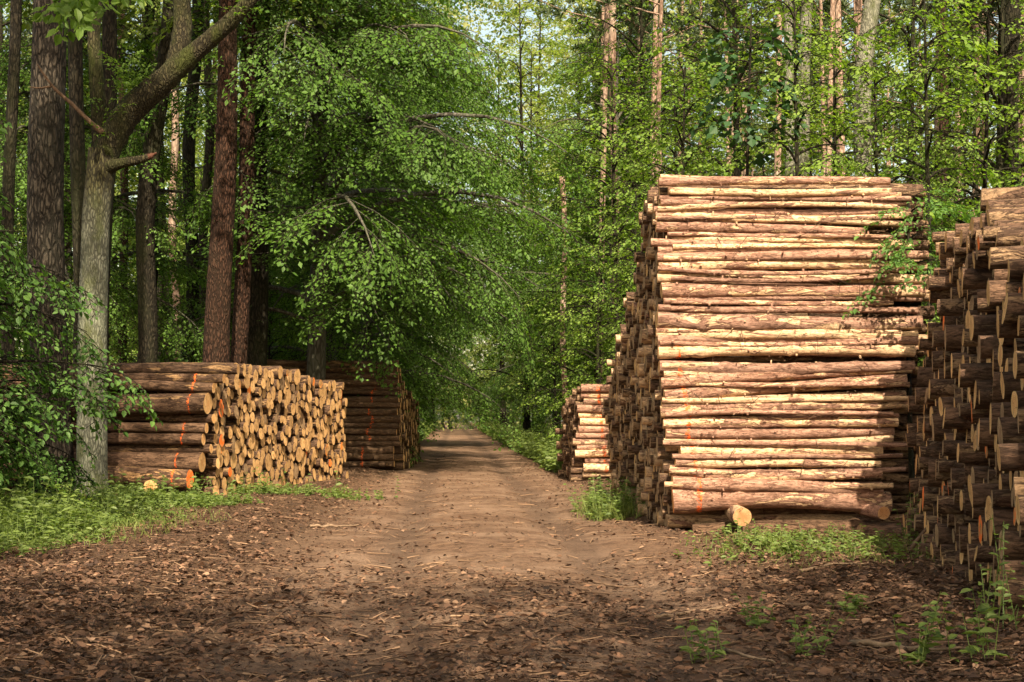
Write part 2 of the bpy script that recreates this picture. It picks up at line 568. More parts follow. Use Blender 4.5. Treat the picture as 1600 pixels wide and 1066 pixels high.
def mat_ground():
    m, t, out = node_mat('forest_soil')
    tc = t.nodes.new('ShaderNodeTexCoord')
    v = tc.outputs['Object']
    sep = t.nodes.new('ShaderNodeSeparateXYZ')
    t.links.new(v, sep.inputs[0])
    cx = mth(t, 'ADD', mth(t, 'MULTIPLY', sep.outputs[1], -0.0415), .35)
    d = mth(t, 'ABSOLUTE', mth(t, 'SUBTRACT', sep.outputs[0], cx))
    n1 = noise(t, v, 1.1, 6, .65)
    n2 = noise(t, v, 9, 6, .7)
    n3 = noise(t, v, 45, 4, .7)
    dd = mth(t, 'ADD', d, mth(t, 'MULTIPLY', mth(t, 'SUBTRACT', n1, .5), 1.6))
    verge = ramp(t, dd, 1.4, 2.4)
    soil = mixc(t, ramp(t, n2, .3, .7), (.085, .050, .032), (.195, .120, .076))
    soil = mixc(t, mth(t, 'MULTIPLY', ramp(t, n1, .42, .66), .5), soil, (.33, .225, .155))
    rut = mth(t, 'SUBTRACT', 1.0, ramp(t, mth(t, 'ABSOLUTE', mth(t, 'SUBTRACT', mth(t, 'ADD', d, mth(t, 'MULTIPLY', mth(t, 'SUBTRACT', n1, .5), .35)), .85)), .06, .34))
    soil = mixc(t, mth(t, 'MULTIPLY', rut, .55), soil, (.075, .050, .036))
    st_ = t.nodes.new('ShaderNodeTexVoronoi')
    st_.inputs['Scale'].default_value = 16
    t.links.new(v, st_.inputs['Vector'])
    peb = mth(t, 'SUBTRACT', 1.0, ramp(t, st_.outputs['Distance'], .10, .22))
    soil = mixc(t, mth(t, 'MULTIPLY', peb, .4), soil, (.20, .155, .12))
    hum = mixc(t, ramp(t, n2, .3, .7), (.045, .027, .017), (.135, .080, .046))
    c = mixc(t, verge, soil, hum)
    c = mixc(t, mth(t, 'MULTIPLY', ramp(t, n3, .56, .7), .5), c, (.27, .17, .105))
    c = mixc(t, mth(t, 'MULTIPLY', ramp(t, n3, .44, .33), .6), c, (.035, .02, .013))
    h = mth(t, 'ADD', mth(t, 'ADD', mth(t, 'MULTIPLY', n2, 1.0), mth(t, 'MULTIPLY', n3, .5)), mth(t, 'MULTIPLY', peb, .25))
    surf(t, out, c, .95, bump(t, h, 1.0, .05), .1)
    return m


M['ground'] = mat_ground()
g = link('ground', mesh('ground', V, [Q], [M['ground']], None, True))
tag(g, 'brown dirt track and leaf strewn forest floor', None, None, 'structure')

# ---------------------------------------------------------------- logs
ORD = ['first', 'second', 'third', 'fourth', 'fifth', 'sixth', 'seventh', 'eighth', 'ninth', 'tenth', 'eleventh', 'twelfth', 'thirteenth', 'fourteenth', 'fifteenth',
       'sixteenth', 'seventeenth', 'eighteenth', 'nineteenth', 'twentieth']
ORD += ['twenty-' + o for o in ORD[:9]] + ['thirtieth'] + ['thirty-' + o for o in ORD[:9]] + ['fortieth'] + ['forty-' + o for o in ORD[:9]] + ['fiftieth'] + ['fifty-' + o for o in ORD[:9]]


class Log:
    def __init__(s, L, r0, r1, seed, bend=.02, rough=.05, knots=0):
        R = np.random.default_rng(seed)
        s.L, s.r0, s.r1 = L, r0, r1
        s.w = [(R.uniform(.5, 5) if m < 3 else R.uniform(2, 12), m, R.uniform(0, 6.28), R.uniform(0, 6.28), rough * R.uniform(.3, 1) / (1 + .35 * m)) for m in (1, 2, 2, 3, 4, 5, 7)]
        s.k = [(R.uniform(.1, .95) * L, R.uniform(0, 6.28), R.uniform(.12, .34), R.uniform(.03, .07)) for _ in range(knots)]
        s.b = (R.normal(0, bend), R.normal(0, bend), R.uniform(0, 3), R.normal(0, bend * .4))
        s.tilt = R.normal(0, .045), R.normal(0, .045)

    def __call__(s, x, th, lift=0.0):
        u = x / s.L
        base = s.r0 + (s.r1 - s.r0) * u
        k = np.ones_like(x + th)
        for f, m, p, q, a in s.w:
            k = k + a * np.sin(f * x + p) * np.cos(m * th + q) if m > 2 else k + a * np.cos(m * th + q + .6 * np.sin(f * x + p))
        for xk, tk, a, w in s.k:
            dt = np.angle(np.exp(1j * (th - tk))) * base
            k = k + a * np.exp(-((x - xk) ** 2 + dt ** 2) / w ** 2)
        r = base * k + lift
        env = np.clip(u * 8, 0, 1)
        cy = env * (s.b[0] * np.sin(math.pi * u) + s.b[3] * np.sin(6 * u + s.b[2]))
        cz = env * (s.b[1] * np.sin(math.pi * u) + s.b[3] * np.cos(7 * u + s.b[2]) * .7)
        xx = x + (s.tilt[0] * np.cos(th) + s.tilt[1] * np.sin(th)) * r * np.where(u < 1e-6, 1, 0)
        return np.stack(np.broadcast_arrays(xx, cy + r * np.cos(th), cz + r * np.sin(th)), -1)

    def bark(s, sides, segs):
        x = np.linspace(0, s.L, segs + 1)[:, None]
        th = (np.arange(sides) / sides * 2 * math.pi)[None]
        V = s(x, th).reshape(-1, 3)
        i = np.arange(segs)[:, None] * sides
        j = np.arange(sides)[None]
        k = (j + 1) % sides
        Q = np.stack([i + j, i + sides + j, i + sides + k, i + k], -1).reshape(-1, 4)
        return V, [Q, (np.arange(sides) + segs * sides)[None]]

    def face(s, sides):
        th = (np.arange(sides) / sides * 2 * math.pi)
        ring = s(np.zeros_like(th), th)
        c = ring.mean(0)
        mid = c + (ring - c) * .55
        V = np.concatenate([ring, mid, [c]])
        j = np.arange(sides)
        k = (j + 1) % sides
        return V, [np.stack([j, k, sides + k, sides + j], -1), np.stack([sides + j, sides + k, np.full(sides, 2 * sides)], -1)]

    def band(s, x0, w, t0, t1, seed):
        R = np.random.default_rng(seed)
        n = 12
        th = np.linspace(t0, t1, n)
        rows = []
        for q in (-1, 0, 1):
            x = np.clip(x0 + q * w * .5 + R.normal(0, w * .16, n), .005, s.L - .01)
            rows.append(s(x, th, .003))
        V = np.concatenate(rows)
        i = np.arange(n - 1)
        Q = np.concatenate([np.stack([o + i, o + i + 1, o + n + i + 1, o + n + i], -1) for o in (0, n)])
        return V, [Q]


def mat_from(axis, origin, roll=0.0):
    """matrix of a log whose local +X runs along AXIS"""
    from mathutils import Matrix
    x = unit(axis)
    z = unit(np.array([0, 0, 1.0]) - x * x[2])
    y = np.cross(z, x)
    return Matrix(((x[0], y[0], z[0], origin[0]), (x[1], y[1], z[1], origin[1]), (x[2], y[2], z[2], origin[2]), (0, 0, 0, 1)))


srng = np.random.default_rng(66)
REST = []     # (Log, matrix, bark key, cut key): logs that go into the one remaining mass
PICK = []     # candidates for single logs: (size in the picture, build function)


def add_log(lg, axis, origin, bark, cut, label, group, sides=14, segs=6, stripe=None, smooth=True, stubs=0):
    sides_f = sides
    g_ = Geo()
    g_.add(*lg.bark(sides, segs))
    if stubs:
        x_ = srng.uniform(.15, lg.L - .1, stubs)
        t_ = srng.uniform(math.radians(70), math.radians(250), stubs)
        a_, b_ = lg(x_, t_, -.01), lg(x_ + srng.normal(0, .015, stubs), t_, 1.0)
        ln_ = srng.uniform(.02, .055, stubs)[:, None]
        r_ = srng.uniform(.006, .016, stubs)
        v_, q_ = sticks(a_, a_ + unit(b_ - a_) * ln_, r_, r_ * .8, 6)
        top_ = (np.arange(stubs)[:, None] * 12 + 6 + np.arange(6)[None])
        g_.add(v_, q_ + [top_])
    o = link('pine_log', g_.mesh('pine_log', M[bark], True))
    o.matrix_world = mat_from(axis, origin)
    tag(o, label, 'log', group)
    link('cut_end', mesh('cut_end', *lg.face(sides_f), [M[cut]], None, False), o)
    if stripe:
        for x0, w, t0, t1 in stripe:
            link('paint_stripe', mesh('paint_stripe', *lg.band(x0, w, t0, t1, hash((round(x0, 3), round(w, 4))) % 9999), [M['paint']], None, True), o)
    return o


def pack(pre, width, prof, rad, seed, umin=0.0, limit=900, step=.02):
    """drop logs one after another into the lowest free place of the stack; PRE: those that already lie there (u, z, r)"""
    R = np.random.default_rng(seed)
    C = [tuple(c) for c in pre]
    out = []
    cand = np.arange(umin, width, step)
    fails = 0
    while len(out) < limit and fails < 25:
        r = rad(R)
        A = np.array(C) if C else np.zeros((0, 3))
        z = np.full(len(cand), r)
        if len(A):
            du = cand[:, None] - A[None, :, 0]
            s = r + A[None, :, 2]
            h = np.where(np.abs(du) < s, A[None, :, 1] + np.sqrt(np.maximum(s ** 2 - du ** 2, 0)), 0)
            z = np.maximum(z, h.max(1))
        ok = z + r * .6 <= prof(cand)
        if not ok.any():
            fails += 1
            continue
        z = np.where(ok, z + R.uniform(0, .03, len(z)), 99)
        i = int(np.argmin(z))
        C.append((cand[i], z[i], r))
        out.append((cand[i], z[i], r))
    return out


def rows_of(items, h):
    """items (u, z, r) -> {index: (row from the bottom, place in the row)}"""
    rows = {}
    for i, (u, z, r) in enumerate(items):
        rows.setdefault(int(z // h), []).append((u, i))
    out = {}
    for k, (row, v) in enumerate(sorted(rows.items())):
        for j, (_u, i) in enumerate(sorted(v)):
            out[i] = (k, j)
    return out


rng = np.random.default_rng(5)
sing = []      # single logs that are not the fronts: sorted by how large they show

# --- the tall stack by the right of the road: every log of its face, measured
FY = 15.3
BIG = [  # top, bottom, fall over the length, left end, right end, depth behind the face
    (272, 280, 4, 1032, 1388, .22), (277, 293, -1, 1029, 1390, .02), (292, 306, 1, 1044, 1392, .10), (305, 314, 1, 1030, 1424, .20), (310, 323, 2, 1032, 1416, .03),
    (322, 333, 0, 1021, 1405, .12), (330, 345, -1, 1024, 1414, .05), (343, 352, 3, 1020, 1410, .20), (345, 364, 9, 1025, 1350, .0), (368, 377, 6, 1040, 1405, .26), (372, 386, 7, 1017, 1400, .04),
    (384, 399, 4, 1028, 1395, .10), (394, 410, -3, 1027, 1450, .0), (409, 428, -2, 1029, 1447, .03), (426, 443, 2, 1027, 1440, .14), (440, 467, 2, 1033, 1444, -.03), (465, 477, -3, 1037, 1440, .10),
    (475, 487, 3, 1028, 1437, .06), (484, 515, 3, 1026, 1439, -.05), (512, 529, 3, 1025, 1434, .02), (519, 541, 3, 1027, 1432, -.02), (529, 546, 14, 1028, 1430, .10), (539, 562, -2, 1028, 1428, .0),
    (562, 584, -1, 1030, 1428, .03), (576, 593, -8, 1037, 1424, .06), (589, 609, -22, 1033, 1428, -.02), (608, 632, -26, 1038, 1415, -.05), (628, 643, -18, 1034, 1414, .10), (634, 654, -14, 1032, 1416, .05),
    (652, 663, -7, 1038, 1404, .12), (655, 671, -2, 1036, 1402, .0), (668, 687, -4, 1040, 1396, .03), (684, 700, -7, 1038, 1395, .06), (693, 716, 1, 1062, 1378, -.03), (714, 731, 2, 1055, 1376, .0),
    (727, 744, 4, 1046, 1378, .05), (740, 766, 8, 1050, 1378, -.03), (760, 803, 4, 1051, 1390, -.07),
]
for (y_, r_) in ((300, 4), (327, 4.5), (341, 4), (366, 4), (386, 4.5), (403, 4), (420, 4), (435, 4), (471, 4.5), (482, 4), (517, 4.5), (536, 4.5), (572, 5), (600, 5), (626, 5), (648, 4.5), (665, 4.5), (692, 4.5), (713, 4.5), (736, 5), (757, 5)):
    BIG.append((y_ - r_, y_ + r_, float(rng.uniform(-7, 6)), float(rng.uniform(1026, 1052)), float(rng.uniform(1385, 1430)), -.09))
BIG.sort(key=lambda b_: b_[0] + b_[1])
pre = []
nB = len(BIG)
for i, (yt, yb, fall, xl, xr, dep) in enumerate(BIG):
    dep = dep * .16 + (yb - yt) / 2 * FY / FPX * .75 - .02
    Y = FY + dep
    a, b = at(xl, (yt + yb) / 2, Y), at(xr, (yt + yb) / 2 + fall, Y + rng.normal(0, .03))
    r = (yb - yt) / 2 * Y / FPX * .92
    L = float(np.linalg.norm(b - a))
    lg = Log(L, r, r * rng.uniform(.74, 1.0), 100 + i, .024, .06, rng.integers(5, 12))
    ym = (yt + yb) / 2
    st = None
    if ym > 535 and i % 7 != 3 and yb - yt > 11:
        xs = (1058 + (ym - 550) * .155 - xl) / FPX * Y
        st = [(xs + rng.normal(0, .012), rng.uniform(.030, .055), math.radians(95), math.radians(256))] if xs > .05 else None
    pre.append((dep, a[2], r))
    up = nB - i
    look = 'thick' if r > .085 else 'thin' if r < .045 else 'pale'
    lab = f'{look} sunlit pine log, {ORD[i]} from the top in the face of the tall stack'
    if i == 0:
        lab = 'thin pine log lying along the very top of the tall sunlit stack'
    if i == nB - 1:
        lab = 'thick pine log with orange stripe at the bottom of the tall sunlit stack'
    add_log(lg, b - a, a, 'log_sun', 'cut_tinge' if i == nB - 1 else 'cut', lab, 'logs in the sunlit face of the tall stack', 22, 70, st, True, int(rng.integers(2, 7)))
# bearers under it
for (px, py, r, L, ax, lab, cut) in (
        (1160, 808, 14.5, 2.2, (.05, 1, 0), 'round pale log end poking out under the tall sunlit stack', 'cut_sun'),
        (1381, 802, 10, 2.0, (-.1, 1, 0), 'small pale log end under the far corner of the tall stack', 'cut_sun')):
    a = at(px, py, FY - .45)
    rr = r * a[1] / FPX
    add_log(Log(L, rr, rr, px, .01, .03, 2), ax, a, 'log_sun', cut, lab, None, 20, 20)
a = at(1344, 838, FY - .35)
add_log(Log(1.5, .125, .12, 77, .01, .05, 2), (1, .12, 0), a, 'log_near', 'cut_pale', 'short brown log stub on the ground between the two stacks', None, 20, 16)
a, b = at(1082, 836, FY + .15), at(1342, 834, FY + .1)
add_log(Log(2.2, .12, .12, 78, .02, .05, 3), b - a, a, 'log_left', 'cut_pale', 'dark bearer log lying on the ground beneath the tall stack', None, 18, 20)

BX = 1.63
prof = lambda u: np.interp(u, [0, .8, 1.3, 1.8, 2.7, 4, 4.7, 5.7, 6.1], [3.78, 3.75, 3.68, 3.36, 2.82, 2.36, 2.16, 1.55, .8])
for (u, z, r) in pack([(d, z, r) for d, z, r in pre] + [(.1, .1, .12)], 6.1, prof, lambda R: R.uniform(.045, .085), 21, .10, 1500):
    xo = BX - .035 * u + rng.normal(0, .045) + .10 * max(0, 1 - z / 1.2) - (.05 if z > 3.4 else 0)
    lg = Log(2.9, r, r * .95, rng.integers(1e6), .01, .05)
    sing.append((r * r * 18 / (17 + u) ** 2 * (2.2 if u < .6 else 1), lg, (1, .02, 0), np.array([xo, FY + u, z]), 'log_near' if rng.random() < .6 else 'log_sun', 'cut_pale' if rng.random() < .8 else 'cut', 'tall', None))

# --- the smaller stack beyond it
TY = 26.8
zc = 1.86
i = 0
TH = []
while zc > .12:
    r = rng.uniform(.05, .085)
    TH.append((zc - r, r))
    zc -= 2 * r * .93
pre = []
for i, (z, r) in enumerate(TH):
    a = np.array([1.24 + rng.normal(0, .05) + (.12 if i > len(TH) * .75 else 0), TY + rng.uniform(-.03, .06), z])
    lg = Log(3.0, r, r * .93, 400 + i, .012, .05, 3)
    st = [((1.62 + .05 * i / 4) - a[0], .06, math.radians(150), math.radians(262))] if i % 5 != 3 else None
    pre.append((0.0, z, r))
    add_log(lg, (1, .01, rng.normal(0, .008)), a, 'log_sun', 'cut_pale', f'pale pine log, {ORD[i]} from the top of the small stack behind the tall one', 'logs of the small far stack', 12, 24, st)
for (u, z, r) in pack(pre, 3.4, lambda u: 1.8 - .12 * u, lambda R: R.uniform(.055, .10), 22, .1):
    sing.append((0, Log(2.8, r, r, rng.integers(1e6), .01, .05), (1, .02, 0), np.array([1.2 - .04 * u + rng.normal(0, .05), TY + u, z]), 'log_near', 'cut_pale', 'small', None))

# --- the stack of sawn ends on the left
LO, LE, LA = np.array([-4.42, 20.5, 0.0]), np.array([.176, .984, 0]), np.array([-.985, .174, 0])
LF = [  # top, bottom, right end, depth, orange end
    (569, 585, 372, .20, 0), (584, 599, 350, .10, 0), (598, 615, 334, .05, 0), (614, 648, 325, .02, 0), (647, 662, 334, .10, 0), (661, 678, 323, .03, 0), (677, 696, 318, .03, 0), (694, 709, 330, .10, 0),
    (707, 738, 316, .04, 0), (734, 765, 297, -.24, 1)]
pre = []
for i, (yt, yb, xr, u, orange) in enumerate(LF):
    Y = 20.5 + u * .967
    c = at(xr, (yt + yb) / 2, Y)
    r = (yb - yt) / 2 * Y / FPX * .98
    lg = Log(5.2, r, r * .86, 500 + i, .03, .06, 8)
    xs = (at(xr, 0, Y)[0] - at(308 - (yt - 575) * .22, 0, Y)[0]) / .967
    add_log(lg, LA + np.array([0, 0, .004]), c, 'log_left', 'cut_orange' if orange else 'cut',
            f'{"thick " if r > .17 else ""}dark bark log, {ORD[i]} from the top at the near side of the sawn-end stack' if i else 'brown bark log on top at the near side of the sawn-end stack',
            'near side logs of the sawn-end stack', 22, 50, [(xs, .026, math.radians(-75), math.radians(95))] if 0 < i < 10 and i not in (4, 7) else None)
    pre.append((u, c[2], r))
c = at(235, 761, 20.0)
add_log(Log(1.6, .1, .1, 520, .01, .04), (.2, 1, 0), c, 'log_left', 'cut', 'small round bearer log end under the near side of the sawn-end stack', None, 18, 10)
profL = lambda u: np.interp(u, [0, .5, .9, 1.2, 4.2, 4.4, 6.7, 7.0], [1.35, 1.9, 2.02, 2.05, 2.03, 1.92, 1.86, 1.6])


def radL(R):
    return R.choice([R.uniform(.062, .088), R.uniform(.088, .112), R.uniform(.112, .15)], p=[.45, .42, .13])


itemsL = pack(pre, 7.0, profL, radL, 23, .25)
rowL = rows_of(itemsL, .18)
for i, (u, z, r) in enumerate(itemsL):
    o = LO + LE * u + np.array([0, 0, z]) - LA * (rng.normal(0, .028) - (.12 if rng.random() < .06 else 0))
    cut = rng.choice(['cut', 'cut_orange', 'cut_tinge', 'cut_pale'], p=[.88, .02, .03, .07])
    lg = Log(5.0, r, r * .9, rng.integers(1e6), .01, .11)
    rw, pl = rowL[i]
    sp = {'cut_orange': 'orange sprayed', 'cut_tinge': 'orange tinged', 'cut_pale': 'greyish', 'cut': 'pale'}[cut]
    sing.append((r * r * .35 * (1.0 if z < 1.95 else 1.1), lg, LA, o, 'log_left', cut, 'left', f'{sp} sawn log end, row {ORD[rw]} up, {ORD[pl]} from the near corner of the roadside stack'))

# --- the stack in the left background
FB = 33.0
zc = 2.56
i = 0
pre = []
while zc > .1:
    r = rng.uniform(.062, .098)
    z = zc - r
    a = np.array([-2.62 + rng.normal(0, .03) - (.12 if zc < .6 else 0), FB + rng.uniform(-.04, .05), z])
    st = [(.55 + .012 * i, .045, math.radians(-75), math.radians(95))] if i > 3 and i % 6 != 1 else None
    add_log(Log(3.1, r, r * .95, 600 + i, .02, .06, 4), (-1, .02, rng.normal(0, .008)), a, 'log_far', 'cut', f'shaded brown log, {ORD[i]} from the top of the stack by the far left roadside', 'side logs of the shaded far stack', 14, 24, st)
    pre.append((0, z, r))
    zc -= 2 * r * .94
    i += 1
for (u, z, r) in pack(pre, 6.0, lambda u: np.interp(u, [0, .5, 1.2, 6], [2.5, 2.2, 1.95, 1.6]), lambda R: R.uniform(.07, .12), 24, .12):
    sing.append((0, Log(3.0, r, r, rng.integers(1e6), .01, .05), (-1, .02, 0), np.array([-2.6 + .004 * u + rng.normal(0, .05), FB + u, z]), 'log_far', 'cut', 'far', None))

# --- the near stack at the right
NO, NE, NA = np.array([2.96, 8.3, 0.0]), np.array([.191, .982, 0]), np.array([.975, -.222, 0])
profN = lambda u: np.interp(u, [-.6, .8, 2.0, 3.0, 3.4, 3.6, 4.2, 5.4, 6.2, 6.6], [2.0, 2.25, 2.5, 2.85, 3.05, 2.9, 2.9, 2.95, 3.0, 2.75])


def radN(R):
    return R.choice([R.uniform(.048, .07), R.uniform(.07, .097), R.uniform(.097, .125)], p=[.38, .44, .18])


itemsN = pack([], 6.55, profN, radN, 31, -.6)
rowN = rows_of(itemsN, .17)
for i, (u, z, r) in enumerate(itemsN):
    off = float(np.clip(rng.normal(0, .085), -.2, .2)) - .34 * max(0, 1 - z / 2.8) + .26
    o = NO + NE * u + np.array([0, 0, z + .03]) + NA * off
    cut = rng.choice(['cut_pale', 'cut', 'cut_orange'], p=[.40, .57, .03])
    rw, pl = rowN[i]
    lg = Log(3.0, r, r * .95, rng.integers(1e6), .01, .07, 2)
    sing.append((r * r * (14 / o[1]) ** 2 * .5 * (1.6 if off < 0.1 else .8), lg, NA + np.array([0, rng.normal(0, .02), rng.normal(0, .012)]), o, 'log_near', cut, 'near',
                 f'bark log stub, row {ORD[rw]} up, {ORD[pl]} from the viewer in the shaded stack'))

sing.sort(key=lambda s: -s[0])
n_fronts = sum(1 for o in COL.objects if o.name.startswith('pine_log'))
LIMIT = 300 - n_fronts
cnt = {}
rest = []
for s in sing:
    if s[7] is None or LIMIT <= 0:
        rest.append(s)
        continue
    LIMIT -= 1
    _sz, lg, ax, o, bark, cut, where, lab = s
    add_log(lg, ax, o, bark, cut, lab, {'left': 'sawn ends of the roadside stack', 'near': 'log stubs of the shaded near stack'}[where], 18 if where == 'near' else 16, 16 if where == 'near' else 6)
# all others: one mass of stacked logs
keys = ['log_sun', 'log_near', 'log_left', 'log_far', 'cut', 'cut_pale', 'cut_orange', 'cut_tinge']
VV, PP, MI, n = [], {3: [], 4: [], 12: []}, {3: [], 4: [], 12: []}, 0
for _sz, lg, ax, o, bark, cut, where, lab in rest:
    mw = np.array(mat_from(ax, o))
    for (v, ps), key in ((lg.bark(12, 5), bark), (lg.face(12), cut)):
        v = v @ mw[:3, :3].T + mw[:3, 3]
        for p in ps:
            PP[p.shape[1]].append(p + n)
            MI[p.shape[1]].append(np.full(len(p), keys.index(key)))
        VV.append(v)
        n += len(v)
o = link('stacked_logs', mesh('stacked_logs', np.concatenate(VV), [np.concatenate(PP[k]) for k in PP], [M[k] for k in keys], np.concatenate([np.concatenate(MI[k]) for k in PP]), True))
tag(o, 'mass of smaller pine logs filling the stacks behind their faces', None, None, 'stuff')
print('logs', n_fronts, len(sing), len(rest), len(itemsL), len(itemsN))

# ---------------------------------------------------------------- foliage


def spray_template(seed, L=1.0, leaf=.085, wid=.055, pairs=7, droop=.25, jit=.35):
    """a flat fan of twigs with leaves, growing along +X"""
    R = np.random.default_rng(seed)
    P, A, Nn, ln, T0, T1 = [], [], [], [], [], []

    def put(p, d, k=1.0):
        P.append(p)
        A.append(d)
        Nn.append(np.array([R.normal(0, jit), R.normal(0, jit), 1.0]))
        ln.append(leaf * k * R.uniform(.7, 1.2))

    def pos(s):
        return np.array([s * L, 0.04 * math.sin(5 * s), -droop * L * s * s])

    for i in range(pairs):
        s = (i + .6) / pairs
        p = pos(s)
        side = 1 if i % 2 else -1
        tl = L * .42 * (1 - .6 * s) * R.uniform(.7, 1.2)
        ang = side * R.uniform(.7, 1.05)
        d = np.array([math.cos(ang), math.sin(ang), -.25 - .3 * R.random()])
        d /= np.linalg.norm(d)
        T0.append(p)
        T1.append(p + d * tl)
        m = max(2, int(tl / (leaf * .62)))
        for j in range(m):
            q = p + d * tl * (j + 1) / m
            sd = 1 if j % 2 else -1
            a2 = ang + sd * R.uniform(.5, 1.0)
            put(q, np.array([math.cos(a2), math.sin(a2), -.25 + R.normal(0, .2)]))
        a2 = -ang
        put(p, np.array([math.cos(a2), math.sin(a2), -.2]))
    put(pos(1.0), np.array([1, 0, -.5]))
    for i in range(4):
        T0.append(pos(i / 4))
        T1.append(pos((i + 1) / 4))
    return [np.array(x, float) for x in (P, unit(np.array(A)), unit(np.array(Nn)), ln, T0, T1)] + [wid / leaf]


def spray_cloud(temps, pos, d, nrm, scale, seed, kind=4):
    """copies of the fans at POS growing along D, merged into one set of leaf blades (and twigs)"""
    R = np.random.default_rng(seed)
    pick = R.integers(0, len(temps), len(pos))
    G, T = Geo(), Geo()
    for k, (P, A, Nn, ln, T0, T1, asp) in enumerate(temps):
        w = np.nonzero(pick == k)[0]
        if not len(w):
            continue
        F = frames(d[w], nrm[w])
        sc = scale[w][:, None, None]
        Pw = pos[w][:, None] + sc * np.einsum('mij,kj->mki', F, P)
        Aw = np.einsum('mij,kj->mki', F, A)
        Nw = np.einsum('mij,kj->mki', F, Nn)
        Lw = (scale[w][:, None] * ln[None]).ravel() * R.uniform(.55, 1.25, len(w) * len(ln))
        G.add(*leaves(Pw.reshape(-1, 3), Aw.reshape(-1, 3), Nw.reshape(-1, 3), Lw, Lw * asp, kind))
        a = pos[w][:, None] + sc * np.einsum('mij,kj->mki', F, T0)
        b = pos[w][:, None] + sc * np.einsum('mij,kj->mki', F, T1)
        T.add(*sticks(a.reshape(-1, 3), b.reshape(-1, 3), .006, .003, 3))
    return G, T


def bent(p0, d0, length, e1, n=9, wander=.1, R=None, e_pow=1.0):
    """a limb: starts along D0 and bends to elevation E1 (radians)"""
    d0 = unit(d0)
    az = math.atan2(d0[1], d0[0])
    e0 = math.asin(d0[2])
    p = np.array(p0, float)
    pts = [p.copy()]
    for i in range(n - 1):
        s = (i + .5) / (n - 1)
        e = e0 + (e1 - e0) * s ** e_pow
        az += R.normal(0, wander)
        p = p + np.array([math.cos(az) * math.cos(e), math.sin(az) * math.cos(e), math.sin(e)]) * length / (n - 1)
        pts.append(p.copy())
    return np.array(pts)


def along(pts, s):
    k = s * (len(pts) - 1)
    i = min(int(k), len(pts) - 2)
    f = k - i
    return pts[i] * (1 - f) + pts[i + 1] * f, unit(pts[i + 1] - pts[i])


def leafy(seed, H, tr, base, reach, limbs, e0=35, e1=-30, sub_gap=.45, spray_gap=.36, spray=1.0, temps=None, kind=4, lean=None, top=1.0, trunk_sides=12, az_bias=None, sub_len=.45, density=1.0, prof_pow=.7):
    """a broadleaved tree: (wood Geo, leaf Geo)"""
    R = np.random.default_rng(seed)
    wood = Geo()
    n = 14
    hs = np.linspace(0, 1, n)
    c = np.stack([.10 * np.sin(3 * hs + seed) * H / 10, .10 * np.cos(2.3 * hs + seed) * H / 10 - .1 * math.cos(seed) * H / 10, hs * H], -1)
    c[:, :2] -= c[0, :2]
    if lean is not None:
        c[:, :2] += np.outer(hs ** 1.3, lean)
    rad = tr * (1 - hs) ** .8 + .012 + tr * .55 * np.exp(-hs * H / .35)
    wob = 1 + .05 * np.sin(np.arange(trunk_sides)[None] * 2.1 + hs[:, None] * 9)
    wood.add(*tube(c, rad, trunk_sides, True, wob))
    pos, dr, nr, sc = [], [], [], []
    az = R.uniform(0, 6.28)
    for i in range(limbs):
        f = (i + R.uniform(0, 1)) / limbs
        z = base + (H * top - base) * f
        p0, _ = along(c, min(.985, z / H))
        az += 2.4 + R.normal(0, .3)
        a = az
        if az_bias is not None and R.random() < az_bias[1]:
            a = az_bias[0] + R.normal(0, .7)
        ln = reach * (1 - .85 * f ** (1 / prof_pow) * .9) * R.uniform(.7, 1.1) * (.75 if f < .1 else 1)
        el = math.radians(e0 + 25 * f + R.normal(0, 8))
        d0 = np.array([math.cos(a) * math.cos(el), math.sin(a) * math.cos(el), math.sin(el)])
        pts = bent(p0, d0, ln, math.radians(e1 + 20 * f + R.normal(0, 8)), 9, .08, R)
        r0 = min(tr * .45, .012 + .011 * ln)
        wood.add(*tube(pts, r0 * (1 - np.linspace(0, 1, 9)) ** .8 + .004, 5, False))
        ns = max(3, int(ln / sub_gap * density))
        for j in range(ns):
            s = .16 + .84 * (j + R.random() * .6) / ns
            p, d = along(pts, min(.999, s))
            side = 1 if j % 2 else -1
            ang = side * R.uniform(.55, 1.1)
            dd = np.array([d[0] * math.cos(ang) - d[1] * math.sin(ang), d[0] * math.sin(ang) + d[1] * math.cos(ang), d[2] * .6 - R.uniform(0, .25)])
            dd = unit(dd)
            sl = ln * sub_len * (1.08 - s) * R.uniform(.7, 1.25) + .3
            sp = bent(p, dd, sl, math.asin(dd[2]) - R.uniform(.2, .6), 4, .1, R)
            wood.add(*tube(sp, np.linspace(max(.006, r0 * .3 * (1 - s)), .003, 4), 3, False))
            m = max(1, int(sl / spray_gap))
            for k in range(m):
                q, qd = along(sp, min(.999, (k + .5) / m))
                sd = 1 if (k + j) % 2 else -1
                b = sd * R.uniform(.2, .75)
                qd = np.array([qd[0] * math.cos(b) - qd[1] * math.sin(b), qd[0] * math.sin(b) + qd[1] * math.cos(b), qd[2] - .1])
                pos.append(q)
                dr.append(qd)
                nr.append([R.normal(0, .28) + d[0] * .15, R.normal(0, .28) + d[1] * .15, 1])
                sc.append(spray * R.uniform(.65, 1.15))
            pos.append(sp[-1])
            dr.append(sp[-1] - sp[-2])
            nr.append([R.normal(0, .2), R.normal(0, .2), 1])
            sc.append(spray * R.uniform(.6, 1.0))
    G, T = spray_cloud(temps, np.array(pos), unit(np.array(dr)), unit(np.array(nr)), np.array(sc), seed, kind)
    for v, p in zip(T.V, T.P):
        pass
    return wood, G, T


def spawn(name, parts, loc, rz=0.0, scale=1.0, label='', cat='tree', group=None):
    """one tree: an Empty at its foot that parents its parts; repeats share the meshes"""
    r = link(name, None, None, loc, rz, scale)
    tag(r, label, cat, group)
    for nm, me in parts:
        link(nm, me, r)
    return r


